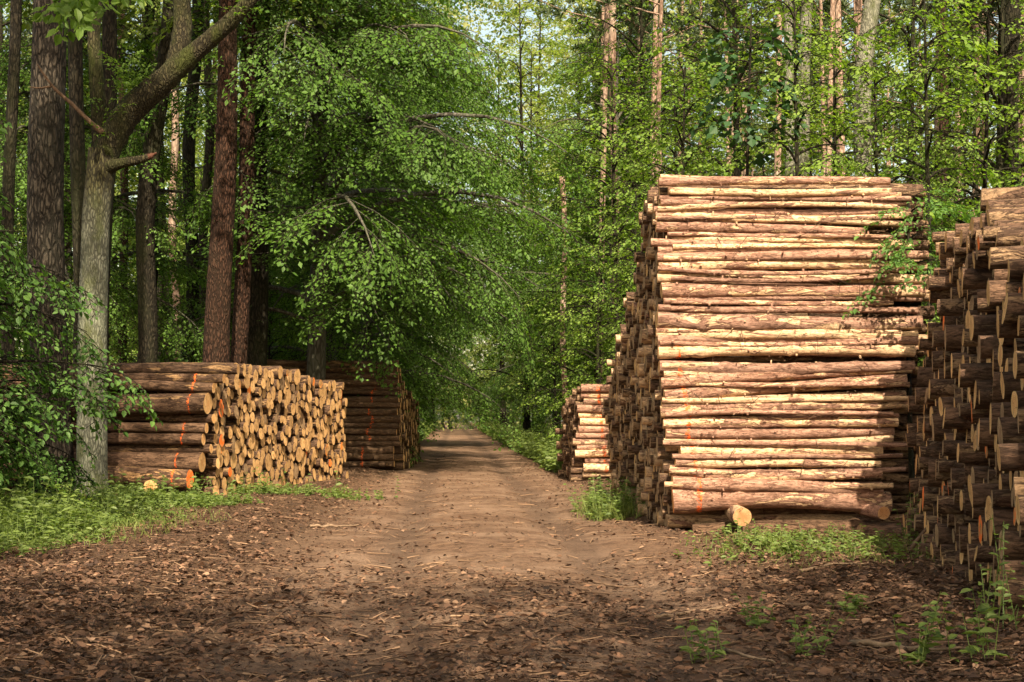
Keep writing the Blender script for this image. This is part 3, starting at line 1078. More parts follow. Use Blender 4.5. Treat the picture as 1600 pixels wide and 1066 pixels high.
def foot(x, y):
    return (x, y, float(ground_z(x, y)) - .05)


TB = [spray_template(i, .95, .105, .066, 8) for i in range(4)]            # beech fans
TS = [spray_template(10 + i, .75, .120, .085, 5, .2, .45) for i in range(4)]   # sapling fans
TM = [spray_template(30 + i, 1.0, .17, .115, 6, .22, .5) for i in range(3)]
TF = [spray_template(20 + i, 1.3, .25, .17, 5, .25, .5) for i in range(3)]     # coarse fans for far crowns


def tree_parts(key, bark, leafmat, *a, **k):
    w, G, T = leafy(*a, **k)
    return [('trunk', w.mesh(key + '_trunk', M[bark], True)), ('crown', G.mesh(key + '_crown', M[leafmat])), ('twigs', T.mesh(key + '_twigs', M['bark_dark']))]


BEECH = [tree_parts('beech', 'bark_beech', 'leaf_beech', 41, 15, .24, 1.4, 6.2, 46, 30, -48, .46, .34, 1.1, temps=TB),
         tree_parts('beech', 'bark_beech', 'leaf_beech', 42, 13, .20, 1.0, 5.4, 42, 25, -50, .46, .34, 1.05, temps=TB)]
BEECH.append(tree_parts('beech', 'bark_beech', 'leaf_beech', 44, 16, .22, 3.2, 6.6, 52, 28, -44, .52, .33, 1.1, temps=TB, az_bias=(-1.0, .78), prof_pow=.4))
SAPR = [tree_parts('sapling', 'bark_dark', 'leaf_sapling', 55, 8.2, .05, 2.6, 2.1, 32, 35, -18, .30, .28, .8, temps=TS, prof_pow=1.6),
        tree_parts('sapling', 'bark_dark', 'leaf_sapling', 56, 7.4, .045, 2.2, 1.9, 28, 30, -22, .30, .28, .8, temps=TS, prof_pow=1.6)]
SAP = [tree_parts('sapling', 'bark_dark', 'leaf_sapling', 51, 7.5, .06, .6, 2.3, 26, 35, -15, .34, .32, .8, temps=TS),
       tree_parts('sapling', 'bark_dark', 'leaf_sapling', 52, 6.0, .05, .4, 2.0, 22, 30, -20, .34, .32, .8, temps=TS),
       tree_parts('sapling', 'bark_dark', 'leaf_sapling', 53, 10, .08, 1.5, 2.8, 30, 40, -10, .38, .34, .85, temps=TS)]
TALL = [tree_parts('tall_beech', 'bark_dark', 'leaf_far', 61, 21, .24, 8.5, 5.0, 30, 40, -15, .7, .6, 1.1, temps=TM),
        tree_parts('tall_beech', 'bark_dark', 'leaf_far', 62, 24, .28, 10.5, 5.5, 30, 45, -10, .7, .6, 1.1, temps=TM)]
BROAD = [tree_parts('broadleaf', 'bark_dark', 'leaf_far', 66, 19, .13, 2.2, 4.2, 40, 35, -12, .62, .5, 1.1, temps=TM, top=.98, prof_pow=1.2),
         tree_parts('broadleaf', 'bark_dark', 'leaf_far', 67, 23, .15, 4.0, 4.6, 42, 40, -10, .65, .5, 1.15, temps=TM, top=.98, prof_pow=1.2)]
CANOPY = tree_parts('overhead_beech', 'bark_beech', 'leaf_beech', 63, 13.5, .2, 7.5, 4.6, 22, 25, -12, .7, .62, 1.1, temps=TF)


# pines: a long bare trunk with tufted crown far above
def pine_parts(key, bark, seed, H=24, tr=.17, base=.62):
    R = np.random.default_rng(seed)
    hs = np.linspace(0, 1, 18)
    c = np.stack([.25 * np.sin(2.2 * hs + seed), .2 * np.sin(3.1 * hs + 2 * seed), hs * H], -1)
    c[:, :2] -= c[0, :2]
    w = Geo()
    w.add(*tube(c, tr * (1 - .75 * hs) + tr * .4 * np.exp(-hs * H / .4), 12, True, 1 + .04 * np.sin(np.arange(12)[None] * 1.7 + hs[:, None] * 20)))
    for i in range(9):       # dead stubs
        z = R.uniform(.15, base)
        p, _ = along(c, z)
        a = R.uniform(0, 6.28)
        w.add(*tube(bent(p, [math.cos(a), math.sin(a), R.uniform(-.3, .3)], R.uniform(.3, 1.6), R.uniform(-.6, .2), 5, .15, R), np.linspace(.018, .005, 5), 4, False))
    G = Geo()
    P, A = [], []
    for i in range(26):
        f = R.random()
        p, _ = along(c, base + (1 - base) * f * .99)
        a = R.uniform(0, 6.28)
        ln = (2.6 * (1 - f) + .6) * R.uniform(.6, 1.1)
        pts = bent(p, [math.cos(a), math.sin(a), .3], ln, .5, 6, .15, R)
        w.add(*tube(pts, np.linspace(.035, .008, 6), 4, False))
        for k in range(9):
            q, d = along(pts, R.uniform(.4, .999))
            q = q + R.normal(0, .22, 3)
            for _ in range(16):
                P.append(q)
                A.append(d * .5 + R.normal(0, .6, 3) + np.array([0, 0, .3]))
    P, A = np.array(P), unit(np.array(A))
    G.add(*leaves(P, A, unit(R.normal(0, 1, P.shape)), .30, .055))
    return [('trunk', w.mesh(key, M[bark], True)), ('crown', G.mesh('pine_crown', M['needle']))]


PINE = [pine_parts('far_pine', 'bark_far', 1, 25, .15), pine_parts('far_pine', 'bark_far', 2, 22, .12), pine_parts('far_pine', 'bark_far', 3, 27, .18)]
PINED = [pine_parts('dark_pine', 'bark_red', 4, 25, .17), pine_parts('dark_pine', 'bark_dark', 5, 22, .14)]


# --- big trunks that stand by the left stack, measured
def big_trunk(name, base_px, top_px, D, w_px, bark, label, crown=None, H=19, flare=.35, seed=0, cat='tree', wobble=.03, group=None, taper=.2):
    R = np.random.default_rng(seed)
    x0 = (base_px - CX) * D / FPX
    zt = CAMH + HY * D / FPX
    x1 = (top_px - CX) * D / FPX
    n = 26
    hs = np.linspace(0, 1, n)
    z = hs * H
    cx = (x1 - x0) * z / zt + wobble * np.sin(z * .9 + seed) - wobble * math.sin(seed)
    cy = wobble * np.sin(z * .7 + 2 * seed)
    tr = w_px * D / FPX / 2
    rad = tr * np.maximum(1.05 - taper * z / zt, .25) + tr * flare * np.exp(-z / .45)
    sides = 28
    th = np.arange(sides)
    wob = 1 + .03 * np.sin(th[None] * 3 * 2 * math.pi / sides + hs[:, None] * 5) + .025 * R.normal(0, 1, (n, sides)) + .10 * np.exp(-z[:, None] / .4) * np.sin(th[None] * 5 * 2 * math.pi / sides + 1)
    V, P = tube(np.stack([cx, cy, z], -1), rad, sides, True, wob)
    G = Geo()
    G.add(V, P)
    parts = [('trunk', G.mesh(name + '_trunk', M[bark], True))]
    r = spawn(name, parts + (crown or []), foot(x0, D), 0, 1, label, cat, group)
    return r


def crown_only(parts):
    return [p for p in parts if p[0] != 'trunk']


r_pine = big_trunk('pine_tree', 80, 78, 20.0, 58, 'bark_pine', 'thick furrowed pine trunk behind the pale forked tree', crown_only(PINED[0]), 25, .35, 1)
big_trunk('pine_tree', 337, 361, 27.5, 44, 'bark_red', 'tall reddish brown pine trunk behind the sawn-end stack, front one of a pair', crown_only(PINED[0]), 25, .4, 2, taper=.42)
big_trunk('pine_tree', 369, 394, 28.6, 26, 'bark_red', 'reddish pine trunk close behind its thicker twin, beside the beech foliage', crown_only(PINED[1]), 22, .4, 3)
big_trunk('dark_tree', 394, 402, 31.5, 40, 'bark_dark', 'short visible dark trunk under the beech foliage, next to the pine pair', crown_only(TALL[0]), 21, .3, 4)
big_trunk('dark_tree', 127, 116, 23.5, 25, 'bark_dark', 'black shaded trunk between the thick pine and the pale forked tree', crown_only(TALL[1]), 22, .3, 5)
big_trunk('dark_tree', 205, 258, 29.0, 30, 'bark_dark', 'dark leaning ivy clad trunk behind the pale forked tree', crown_only(TALL[0]), 22, .3, 6, wobble=.12)
big_trunk('dark_tree', 10, 24, 24.0, 20, 'bark_dark', 'thin dark trunk by the far edge of the picture, beyond the thick pine', crown_only(PINED[1]), 22, .3, 7)
big_trunk('dark_tree', 157, 174, 25.5, 26, 'bark_dark', 'mossy dark trunk seen above the fork of the pale tree', crown_only(TALL[1]), 22, .2, 8)
big_trunk('dark_tree', 236, 236, 34.0, 18, 'bark_dark', 'slim upright dark trunk beyond the leaning ivy clad one', None, 20, .3, 9, wobble=.1)
big_trunk('dark_tree', 290, 300, 36.0, 21, 'bark_dark', 'dark trunk in the shaded wood just before the reddish pine pair', None, 20, .3, 10, wobble=.1)
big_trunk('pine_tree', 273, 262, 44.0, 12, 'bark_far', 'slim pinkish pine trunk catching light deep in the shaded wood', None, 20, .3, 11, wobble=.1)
big_trunk('dark_tree', 318, 322, 40.0, 15, 'bark_dark', 'thin dark trunk beside the thick reddish pine', None, 20, .3, 12, wobble=.1)
big_trunk('dark_tree', 505, 500, 38.0, 20, 'bark_dark', 'dark trunk half hidden by drooping beech leaves above the far stack', crown_only(TALL[1]), 20, .3, 13)
big_trunk('pine_tree', 196, 193, 38.0, 13, 'bark_red', 'slim red pine trunk standing behind the broken branch stub', None, 20, .3, 14)


# the pale forked tree in front of the stack
def forked_tree():
    D = 19.6
    base = at(143, 0, D)
    ox = base[0]
    pt = lambda px, py, dy=0.0: at(px, py, D + dy) - np.array([ox, D, 0])
    w = lambda px: px * D / FPX / 2
    G = Geo()
    trunk = np.array([[0, 0, -.05], [.0, 0, .12], [0, 0, .5], pt(143, 640), pt(145, 520), pt(147, 420), pt(150, 340), pt(156, 285), pt(162, 235)])
    wd = [w(66), w(56), w(48), w(45), w(43), w(42), w(42), w(44), w(46)]
    R = np.random.default_rng(9)
    G.add(*tube(trunk, wd, 24, True, 1 + .03 * R.normal(0, 1, (9, 24))))
    root = spawn('oak_tree', [('trunk', G.mesh('oak_trunk', M['bark_fork'], True))], (ox, D, 0), 0, 1, 'pale grey forked oak with a broken branch stub, before the sawn-end stack')

    def limb(name, pts, ws, mat, sides=16, parent=root, rough=.05):
        pts = np.array(pts)
        m = 5
        s = np.linspace(0, len(pts) - 1, (len(pts) - 1) * m + 1)
        P = np.stack([np.interp(s, np.arange(len(pts)), pts[:, k]) for k in range(3)], -1)
        for _ in range(3):
            P[1:-1] = (P[:-2] + 2 * P[1:-1] + P[2:]) / 4
        Wd = np.interp(s, np.arange(len(pts)), ws)
        g_ = Geo()
        g_.add(*tube(P, Wd, sides, True, 1 + rough * R.normal(0, 1, (len(P), sides))))
        return link(name, g_.mesh(name, M[mat], True), parent)

    limb('limb', [pt(160, 262), pt(172, 222, -.02), pt(200, 175, -.05), pt(240, 140, -.1), pt(275, 108, -.15), pt(320, 68, -.2), pt(362, 32, -.25), pt(400, -10, -.3), pt(440, -70, -.3)],
         [w(40), w(41), w(42), w(40), w(34), w(27), w(24), w(20), w(12)], 'bark_mossy')
    limb('limb', [pt(268, 116, -.13), pt(278, 90, -.1), pt(286, 50, .0), pt(284, -10, .1), pt(278, -90, .2)], [w(28), w(30), w(30), w(28), w(20)], 'bark_mossy')
    limb('limb', [pt(158, 262, .02), pt(157, 220, .05), pt(154, 170, .05), pt(150, 110, .08), pt(146, 60, .1), pt(150, -10, .1), pt(152, -80, .1)], [w(30), w(26), w(24), w(22), w(20), w(20), w(15)], 'bark_mossy')
    s = limb('branch_stub', [pt(166, 262, -.06), pt(185, 256, -.14), pt(206, 252, -.2), pt(226, 248, -.22), pt(232, 245, -.22)], [w(26), w(17), w(14), w(12), w(11)], 'bark_mossy', 12)
    limb('broken_tip', [pt(228, 247, -.22), pt(237, 243, -.23), pt(245, 239, -.23)], [w(10.5), w(8), w(2)], 'broken', 8, s, .18)
    limb('dead_branch', [pt(160, 208, -.2), pt(138, 188, -.3), pt(112, 162, -.4), pt(88, 142, -.45), pt(72, 122, -.5), pt(58, 100, -.5)], [w(9), w(7), w(6), w(5), w(4), w(2)], 'twig', 6, root, .1)
    limb('dead_branch', [pt(80, 135, -.46), pt(62, 138, -.5), pt(44, 136, -.5)], [w(4), w(3), w(1.5)], 'twig', 5, root, .1)
    # tufts of young shoots on the limb
    pos, dr = [], []
    for (px, py) in [(195, 120), (205, 135), (188, 140), (215, 118), (178, 150), (200, 105), (225, 130), (170, 205), (192, 160), (180, 110), (168, 180), (355, 20), (372, 12)]:
        for _ in range(4):
            pos.append(pt(px + R.normal(0, 7), py + R.normal(0, 7), -.2 + R.normal(0, .06)))
            dr.append([R.normal(0, .6), R.normal(-.2, .4), R.uniform(.0, 1)])
    G2, T2 = spray_cloud([spray_template(70, .3, .06, .034, 5), spray_template(71, .3, .06, .03, 5)], np.array(pos), unit(np.array(dr)), unit(np.array([[0, -.3, 1.0]] * len(pos))), np.full(len(pos), 1.0), 3)
    link('shoots', G2.mesh('shoots', M['leaf_oak']), root)
    pos = np.array([pt(px + R.normal(0, 12), py + R.normal(0, 8), -1.2 + R.normal(0, .15)) for px, py in [(105, -8), (125, -4), (150, -10), (165, -6), (178, -10), (140, 4), (110, 2), (130, -8)] for _ in range(2)])
    dr = unit(np.stack([R.normal(0, .5, len(pos)), R.normal(-.2, .4, len(pos)), R.uniform(-.9, -.2, len(pos))], -1))
    G3, T3 = spray_cloud([spray_template(75, .45, .15, .09, 4, .3, .6)], pos, dr, unit(R.normal(0, .4, pos.shape) + np.array([0, -.8, .6])), np.full(len(pos), 1.0), 4, 6)
    G3.add(*tube(np.array([pt(88, -16, -1.2), pt(120, -10, -1.2), pt(150, -12, -1.2), pt(185, -14, -1.2), pt(222, -20, -1.2)]), np.array([.02, .014, .010, .008, .004]), 5))
    link('leafy_twig', G3.mesh('leafy_twig', M['leaf_oak']), root)


forked_tree()

# --- beeches and saplings
# drooping beeches by the road's left side
k = 0
for (x, y, rz, sc, which, lab) in [
        (-4.5, 32.2, 0, 1.0, 2, 'big drooping beech whose layered foliage hangs over the sawn-end stack'),
        (-4.4, 42.0, .2, .95, 2, 'drooping beech whose leafy tips reach out over the road behind the shaded far stack'),
        (-4.6, 36.5, 1.9, .9, 1, 'drooping beech overhanging the road above the shaded far stack'),
        (-10.6, 32.6, .1, .8, 2, 'beech whose high leafy branches hang between the dark trunks'),
        (-4.9, 62.0, .0, 1.3, 2, 'tall beech whose crown closes the view above the far road'),
        (-6.0, 47.0, 2.9, 1.0, 0, 'dark green beech arching over the road beyond the shaded far stack'),
        (3.8, 52.0, 2.6, .95, 2, 'beech leaning in over the road from its right verge behind the small stack'),
        (-7.0, 58.0, .9, 1.0, 1, 'beech over the far road, left of its vanishing end'),
        (-7.6, 74.0, 2.2, 1.15, 0, 'beech at the dark far end of the road on its left verge'),
        (3.4, 62.0, 1.2, .9, 1, 'beech leaning over the road from its right verge'),
        (2.6, 84.0, 3.7, 1.05, 0, 'beech at the dark far end of the road on its right verge')]:
    spawn('beech_tree', BEECH[which], foot(x, y), rz, sc, lab)
R = np.random.default_rng(77)
for (x, y) in [(-10, 95), (1.0, 112), (-13, 118), (-10.5, 135), (-.2, 142), (-7.5, 172), (-12, 160), (0.0, 165), (-4.2, 190), (-9, 185)]:
    spawn('beech_tree', BEECH[int(R.integers(2))], foot(x, y), R.uniform(0, 6), R.uniform(.8, 1.1), 'distant beech closing the green tunnel at the end of the road', 'tree', 'beeches at the far end of the road')
# saplings on the right of the road, and in the sunlit wood behind the stacks
for (x, y, sc, which, lab) in [
        (2.0, 32.5, .85, 1, 'leafy sapling just behind the small far stack'),
        (3.6, 30.0, .95, 0, 'sapling rising behind the tall stack where it slopes down'),
        (2.3, 38.0, 1.0, 0, 'bright sapling on the right verge beyond the small far stack'),
        (1.4, 45.0, .9, 1, 'low bushy sapling at the right verge of the far road'),
        (4.6, 41.0, 1.1, 2, 'tall slender sapling behind the left shoulder of the tall stack'),
        (3.0, 52.0, 1.1, 0, 'sapling in dappled light beside the far road'),
        (6.4, 25.0, .95, 0, 'sunlit sapling behind the right half of the tall stack'),
        (8.1, 23.5, 1.0, 2, 'tall bright sapling above the gap between the tall and the near stack'),
        (8.2, 19.4, .72, 1, 'sapling standing right behind the near shaded stack'),
        (7.6, 27.0, 1.1, 2, 'tall sapling with open crown behind the tall stack'),
        (5.0, 27.5, .8, 1, 'low sapling showing just above the top of the tall stack'),
        (9.6, 29.0, 1.1, 0, 'broad sapling at the far right behind the near stack')]:
    spawn('sapling', SAP[which], foot(x, y), R.uniform(0, 6), sc, lab, 'young tree')
for (x, y, sc, which, lab) in [
        (4.6, 22.3, .95, 0, 'bright leafy sapling rising above the middle of the tall stack'),
        (6.2, 21.0, 1.0, 1, 'bright dense sapling above the right end of the tall stack'),
        (7.4, 22.6, 1.0, 0, 'bright sapling above the dip between the tall and the near stack'),
        (8.0, 20.2, .95, 1, 'dense bright sapling above the near shaded stack'),
        (5.9, 25.5, 1.1, 1, 'airy sapling standing behind the denser ones over the tall stack'),
        (2.9, 24.6, .9, 0, 'bright sapling above the top road-side corner of the tall stack'),
        (2.75, 36.0, 1.25, 0, 'tall bright sapling before the pale pink pine trunks'),
        (2.4, 28.5, .8, 1, 'bright sapling in the opening between the tall stack and the beech foliage')]:
    spawn('sapling', SAPR[which], foot(x, y), R.uniform(0, 6), sc, lab, 'young tree')
w, G, T = leafy(98, 7.6, .03, 5.6, .75, 9, 15, -25, .4, .5, .9, temps=[spray_template(60 + i, .6, .17, .15, 3, .3, .5) for i in range(3)], top=.97, prof_pow=2)
spawn('maple', [('trunk', w.mesh('maple_trunk', M['bark_dark'], True)), ('crown', G.mesh('maple_crown', M['leaf_maple']))], foot(3.65, 22), 0, 1, 'slender maple with a few dark broad leaves above the tall stack', 'young tree')
n = 0
while n < 46:
    y = R.uniform(34, 95)
    x = R.uniform(.10 * y - 1, .42 * y)
    if x < 3:
        continue
    spawn('sapling', SAP[int(R.integers(3))], foot(x, y), R.uniform(0, 6), R.uniform(.8, 1.5), 'bright sapling in the sunlit undergrowth of the wood behind the stacks', 'young tree', 'saplings in the sunlit wood')
    n += 1
n = 0
while n < 30:
    y = R.uniform(36, 90)
    x = -R.uniform(.14 * y + 1, .40 * y)
    spawn('sapling', SAP[int(R.integers(3))], foot(x, y), R.uniform(0, 6), R.uniform(.7, 1.3), 'sapling in the shaded undergrowth of the wood behind the sawn-end stack', 'young tree', 'saplings in the shaded wood')
    n += 1
# pines of the sunlit wood
n = 0
used = []
while n < 70:
    y = R.uniform(34, 110)
    x = R.uniform(.06 * y, .42 * y)
    if any(abs(x / y - a / b) < .0018 for a, b in used):
        continue
    used.append((x, y))
    spawn('pine_tree', PINE[int(R.integers(3))], foot(x, y), R.uniform(0, 6), R.uniform(.85, 1.15), 'slender sunlit pine in the open wood behind the stacks', 'tree', 'pines of the sunlit wood')
    n += 1
n = 0
while n < 24:
    y = R.uniform(42, 110)
    x = -R.uniform(.10 * y + 2, .42 * y)
    P_ = (PINED + TALL)[int(R.integers(4))]
    spawn('forest_tree', P_, foot(x, y), R.uniform(0, 6), R.uniform(.8, 1.1), 'dark trunk among many in the shaded wood behind the sawn-end stack', 'tree', 'trees of the shaded wood')
    n += 1
for (x, y, sc) in [(1.6, 92, 1.35), (-.6, 104, 1.5), (3.6, 80, 1.2), (5.0, 100, 1.5), (2.0, 118, 1.6), (.7, 66, 1.1)]:
    spawn('broadleaf_tree', BROAD[int(R.integers(2))], foot(x, y), R.uniform(0, 6), sc, 'tall broadleaved tree far back where the road disappears', 'tree', 'tall trees beyond the end of the road')
for _ in range(26):
    y = R.uniform(88, 150)
    x = road_c(y) + R.choice([-1, 1]) * R.uniform(5, 26) + 4
    spawn('broadleaf_tree', BROAD[int(R.integers(2))], foot(x, y), R.uniform(0, 6), R.uniform(1.1, 1.6), 'tall broadleaved tree far back where the road disappears', 'tree', 'tall trees beyond the end of the road')
n = 0
while n < 28:
    y = R.uniform(52, 115)
    x = R.uniform(.05 * y, .42 * y) if n < 15 else -R.uniform(.12 * y, .40 * y)
    spawn('broadleaf_tree', BROAD[int(R.integers(2))], foot(x, y), R.uniform(0, 6), R.uniform(.85, 1.25), 'bright broadleaved tree between the pines of the far wood', 'tree', 'broadleaved trees of the far wood')
    n += 1
# a few named trunks behind the tall stack
big_trunk('birch_tree', 1232, 1236, 30.0, 17, 'bark_grey', 'straight grey trunk of a close pair behind the tall stack', None, 20, .2, 21)
big_trunk('birch_tree', 1240, 1262, 30.6, 21, 'bark_grey', 'leaning grey trunk of a close pair behind the tall stack', None, 20, .2, 22)
big_trunk('oak_tree', 1312, 1360, 27.0, 30, 'bark_grey', 'leaning mossy trunk behind the right half of the tall stack', crown_only(PINED[1]), 20, .2, 23, wobble=.1)
big_trunk('dark_tree', 1574, 1580, 24.0, 30, 'bark_dark', 'dark trunk rising behind the near shaded stack', crown_only(PINED[0]), 22, .2, 24)
big_trunk('pine_tree', 1468, 1474, 34.0, 15, 'bark_red', 'slim reddish pine behind the gap between the stacks', None, 22, .2, 25)
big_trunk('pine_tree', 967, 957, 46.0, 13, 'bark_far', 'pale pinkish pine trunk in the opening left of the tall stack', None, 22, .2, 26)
big_trunk('dead_tree', 890, 874, 40.0, 9, 'bark_far', 'thin bare broken trunk in the foliage left of the tall stack', None, 8.0, .2, 27, wobble=.06)

# the far wood that closes the view
R = np.random.default_rng(91)
npz = 15000
ang = R.uniform(-.50, .50, npz)
dist = R.uniform(118, 215, npz)
hz = R.uniform(0, 1, npz) ** .9 * 62
px_, py_ = np.sin(ang) * dist, np.cos(ang) * dist
clump = np.sin(px_ * .35 + 1) * np.sin(hz * .3 + py_ * .1) + R.normal(0, .5, npz)
keep = clump > -.8
pos = np.stack([px_, py_, hz], -1)[keep]
dd = unit(R.normal(0, 1, pos.shape) * np.array([1, 1, .4]) + np.array([0, -.4, -.2]))
nn = unit(R.normal(0, .5, pos.shape) + np.array([0, -.5, 1]))
G, T = spray_cloud([spray_template(80 + i, 2.4, .42, .28, 7, .2, .6) for i in range(3)], pos, dd, nn, R.uniform(.8, 1.4, len(pos)), 5)
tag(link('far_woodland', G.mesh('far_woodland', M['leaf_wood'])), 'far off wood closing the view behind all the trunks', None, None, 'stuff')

# the hornbeam whose branches reach in from the left, nearest the viewer
TN = [spray_template(90 + i, .62, .085, .055, 7, .22, .3) for i in range(4)]
w, G, T = leafy(95, 5.8, .055, .5, 2.7, 36, 28, -28, .30, .25, 1.0, temps=TN, kind=6, az_bias=(.1, .62), top=.9, sub_len=.4)
spawn('hornbeam', [('trunk', w.mesh('hornbeam_trunk', M['bark_dark'], True)), ('crown', G.mesh('hornbeam_crown', M['leaf_near'])), ('twigs', T.mesh('hornbeam_twigs', M['bark_dark']))],
      foot(-6.85, 15.0), 0, 1, 'leafy hornbeam reaching over the left verge before the thick pine', 'young tree')
w, G, T = leafy(96, 2.0, .03, .2, 1.3, 16, 25, -30, .28, .26, .8, temps=TN, kind=6, az_bias=(0, .5), top=.95, sub_len=.4)
spawn('hornbeam', [('trunk', w.mesh('hornbeam_trunk', M['bark_dark'], True)), ('crown', G.mesh('hornbeam_crown', M['leaf_near'])), ('twigs', T.mesh('hornbeam_twigs', M['bark_dark']))],
      foot(-6.2, 16.5), 0, 1, 'low hornbeam bush at the foot of the thick pine', 'bush')
# bush at the corner of the tall stack
w, G, T = leafy(97, 3.75, .02, 2.75, .75, 16, 25, -25, .2, .2, .75, temps=TN, kind=6, sub_len=.4, prof_pow=2)
spawn('bush', [('trunk', w.mesh('bush_stem', M['bark_dark'], True)), ('crown', G.mesh('bush_crown', M['leaf_near']))], (4.36, 15.45, -.1), 0, 1,
      'dark leafy shoot growing up between the tall stack and the near one', 'bush')

# overhead trees out of sight above and behind the viewer: their crowns shade the road
for (gx_, gy_, H_, sc, lab) in [
        (0.0, 5.0, 10.0, 1.0, 'a'), (3.7, 7.4, 10.4, 1.0, 'b'), (-4.4, 6.4, 10.0, 1.0, 'c'), (2.2, 2.6, 10.4, 1.1, 'i'), (-2.2, 2.6, 10.4, 1.1, 'j'), (1.0, 1.5, 10.0, 1.0, 'h')]:
    c = np.array([gx_, gy_, 0]) + sun_dir / sun_dir[2] * H_ * sc
    spawn('beech_tree', CANOPY, (c[0], c[1], 0), R.uniform(0, 6), sc, 'tall beech whose crown shades the near part of the road', 'tree', 'beeches that overhang the near road')

for (gx_, gy_, H_, sc, wh) in [(-8.5, 22.5, 15.0, 1.0, 1), (-7.6, 17.0, 15.0, .9, 0)]:
    c = np.array([gx_, gy_, 0]) + sun_dir / sun_dir[2] * H_ * sc
    spawn('beech_tree', TALL[wh], (c[0], c[1], 0), R.uniform(0, 6), sc, 'very tall beech whose high crown shades the sawn-end stack', 'tree', 'high beeches over the sawn-end stack')

# ---------------------------------------------------------------- ground cover
R = np.random.default_rng(12)


def scatter(n, y0, y1, half):
    y = y0 * np.exp(R.random(n) * math.log(y1 / y0))
    x = R.uniform(-1, 1, n) * (half * y + 1.0)
    return x, y


x, y = scatter(260000, 5.6, 48, .40)
d = np.abs(x - road_c(y))
patch = .5 + .5 * np.sin(1.3 * x + 2 * np.sin(.7 * y)) * np.sin(.9 * y + 1.1 * np.sin(1.1 * x))
p = np.clip(.04 + .24 * patch + .62 * np.clip((d - 1.1) / 1.0, 0, 1), 0, 1)
p = np.clip(p + .30 * np.clip((11.5 - y) / 2, 0, 1), 0, 1)
p *= .45 + .8 * (.5 + .5 * np.sin(2.9 * x + 1.7 * np.sin(1.3 * y + x)) * np.sin(2.1 * y + 1.3 * np.sin(2.3 * x)))
p *= np.where((y > 12.4) & (y < 15.5) & (d < 2.0), .45, 1.0) * np.where(y < 11, 1.25, 1)
k = R.random(len(x)) < p
x, y = x[k], y[k]
z = ground_z(x, y) + R.uniform(.004, .03, len(x))
a = R.uniform(0, 6.28, len(x))
A = np.stack([np.cos(a), np.sin(a), R.normal(0, .25, len(x))], -1)
Nn = unit(np.stack([R.normal(0, .4, len(x)), R.normal(0, .4, len(x)), np.ones(len(x))], -1))
L = .010 + .060 * R.random(len(x)) ** 2.2
V, P = leaves(np.stack([x, y, z], -1), A, Nn, L, L * np.where(R.random(len(x)) < .25, .12, R.uniform(.35, .85, len(x))), 6)
tag(link('leaf_litter', mesh('leaf_litter', V, P, [M['litter']])), 'dry brown leaves strewn over the forest road', None, None, 'stuff')

x, y = scatter(4200, 5.6, 45, .40)
L = R.uniform(.05, .32, len(x)) * R.uniform(.4, 1, len(x))
a = R.uniform(0, 6.28, len(x))
p0 = np.stack([x, y, ground_z(x, y) + .012], -1)
p1 = np.stack([x + np.cos(a) * L, y + np.sin(a) * L, ground_z(x + np.cos(a) * L, y + np.sin(a) * L) + R.uniform(.008, .04, len(x))], -1)
V, P = sticks(p0, p1, R.uniform(.002, .008, len(x)), .002, 4)
tag(link('twig_debris', mesh('twig_debris', V, P, [M['chips']])), 'small twigs and bark chips scattered on the road', None, None, 'stuff')


def weeds(x, y, h, leaf, nl, seed):
    """low broad-leaved plants: a stem with leaves in rising pairs"""
    R = np.random.default_rng(seed)
    P, A, Nn, L = [], [], [], []
    z = ground_z(x, y)
    lean = R.normal(0, .25, (len(x), 2))
    for j in range(nl):
        f = (j + .7) / nl
        a = R.uniform(0, 6.28, len(x))
        q = np.stack([x + lean[:, 0] * h * f, y + lean[:, 1] * h * f, z + h * f], -1)
        P.append(q)
        el = R.uniform(-.2, .5, len(x))
        A.append(np.stack([np.cos(a), np.sin(a), el], -1))
        Nn.append(np.stack([R.normal(0, .35, len(x)), R.normal(0, .35, len(x)) - .2, np.ones(len(x))], -1))
        L.append(leaf * R.uniform(.6, 1.3, len(x)) * (1.15 - .4 * f))
    P, A, Nn, L = np.concatenate(P), np.concatenate(A), unit(np.concatenate(Nn)), np.concatenate(L)
    G = Geo()
    G.add(*leaves(P, A, Nn, L, L * .55, 6))
    top = np.stack([x + lean[:, 0] * h, y + lean[:, 1] * h, z + h], -1)
    G.add(*sticks(np.stack([x, y, z - .01], -1), top, .003, .0015, 3))
    return G


def blades(x, y, h, w, seed):
    R = np.random.default_rng(seed)
    z = ground_z(x, y)
    a = R.uniform(0, 6.28, len(x))
    b = np.stack([np.cos(a), np.sin(a), np.zeros(len(x))], -1)
    base = np.stack([x, y, z - .01], -1)
    up = np.stack([R.normal(0, .35, len(x)), R.normal(0, .35, len(x)), np.ones(len(x))], -1)
    mid = base + up * (h * .55)[:, None]
    tip = mid + (up * np.array([1.8, 1.8, .55])) * (h * .5)[:, None]
    w = w[:, None] * b
    V = np.stack([base - w, base + w, mid + w * .7, mid - w * .7, tip], 1)
    i = np.arange(len(x))[:, None] * 5
    return V.reshape(-1, 3), [i + np.array([[0, 1, 2, 3]]), i + np.array([[3, 2, 4]])]


def in_patch(n, cx, cy, rx, ry, seed):
    R = np.random.default_rng(seed)
    r = np.sqrt(R.random(n)) * R.uniform(.5, 1.1, n)
    a = R.uniform(0, 6.28, n)
    return cx + rx * r * np.cos(a), cy + ry * r * np.sin(a)


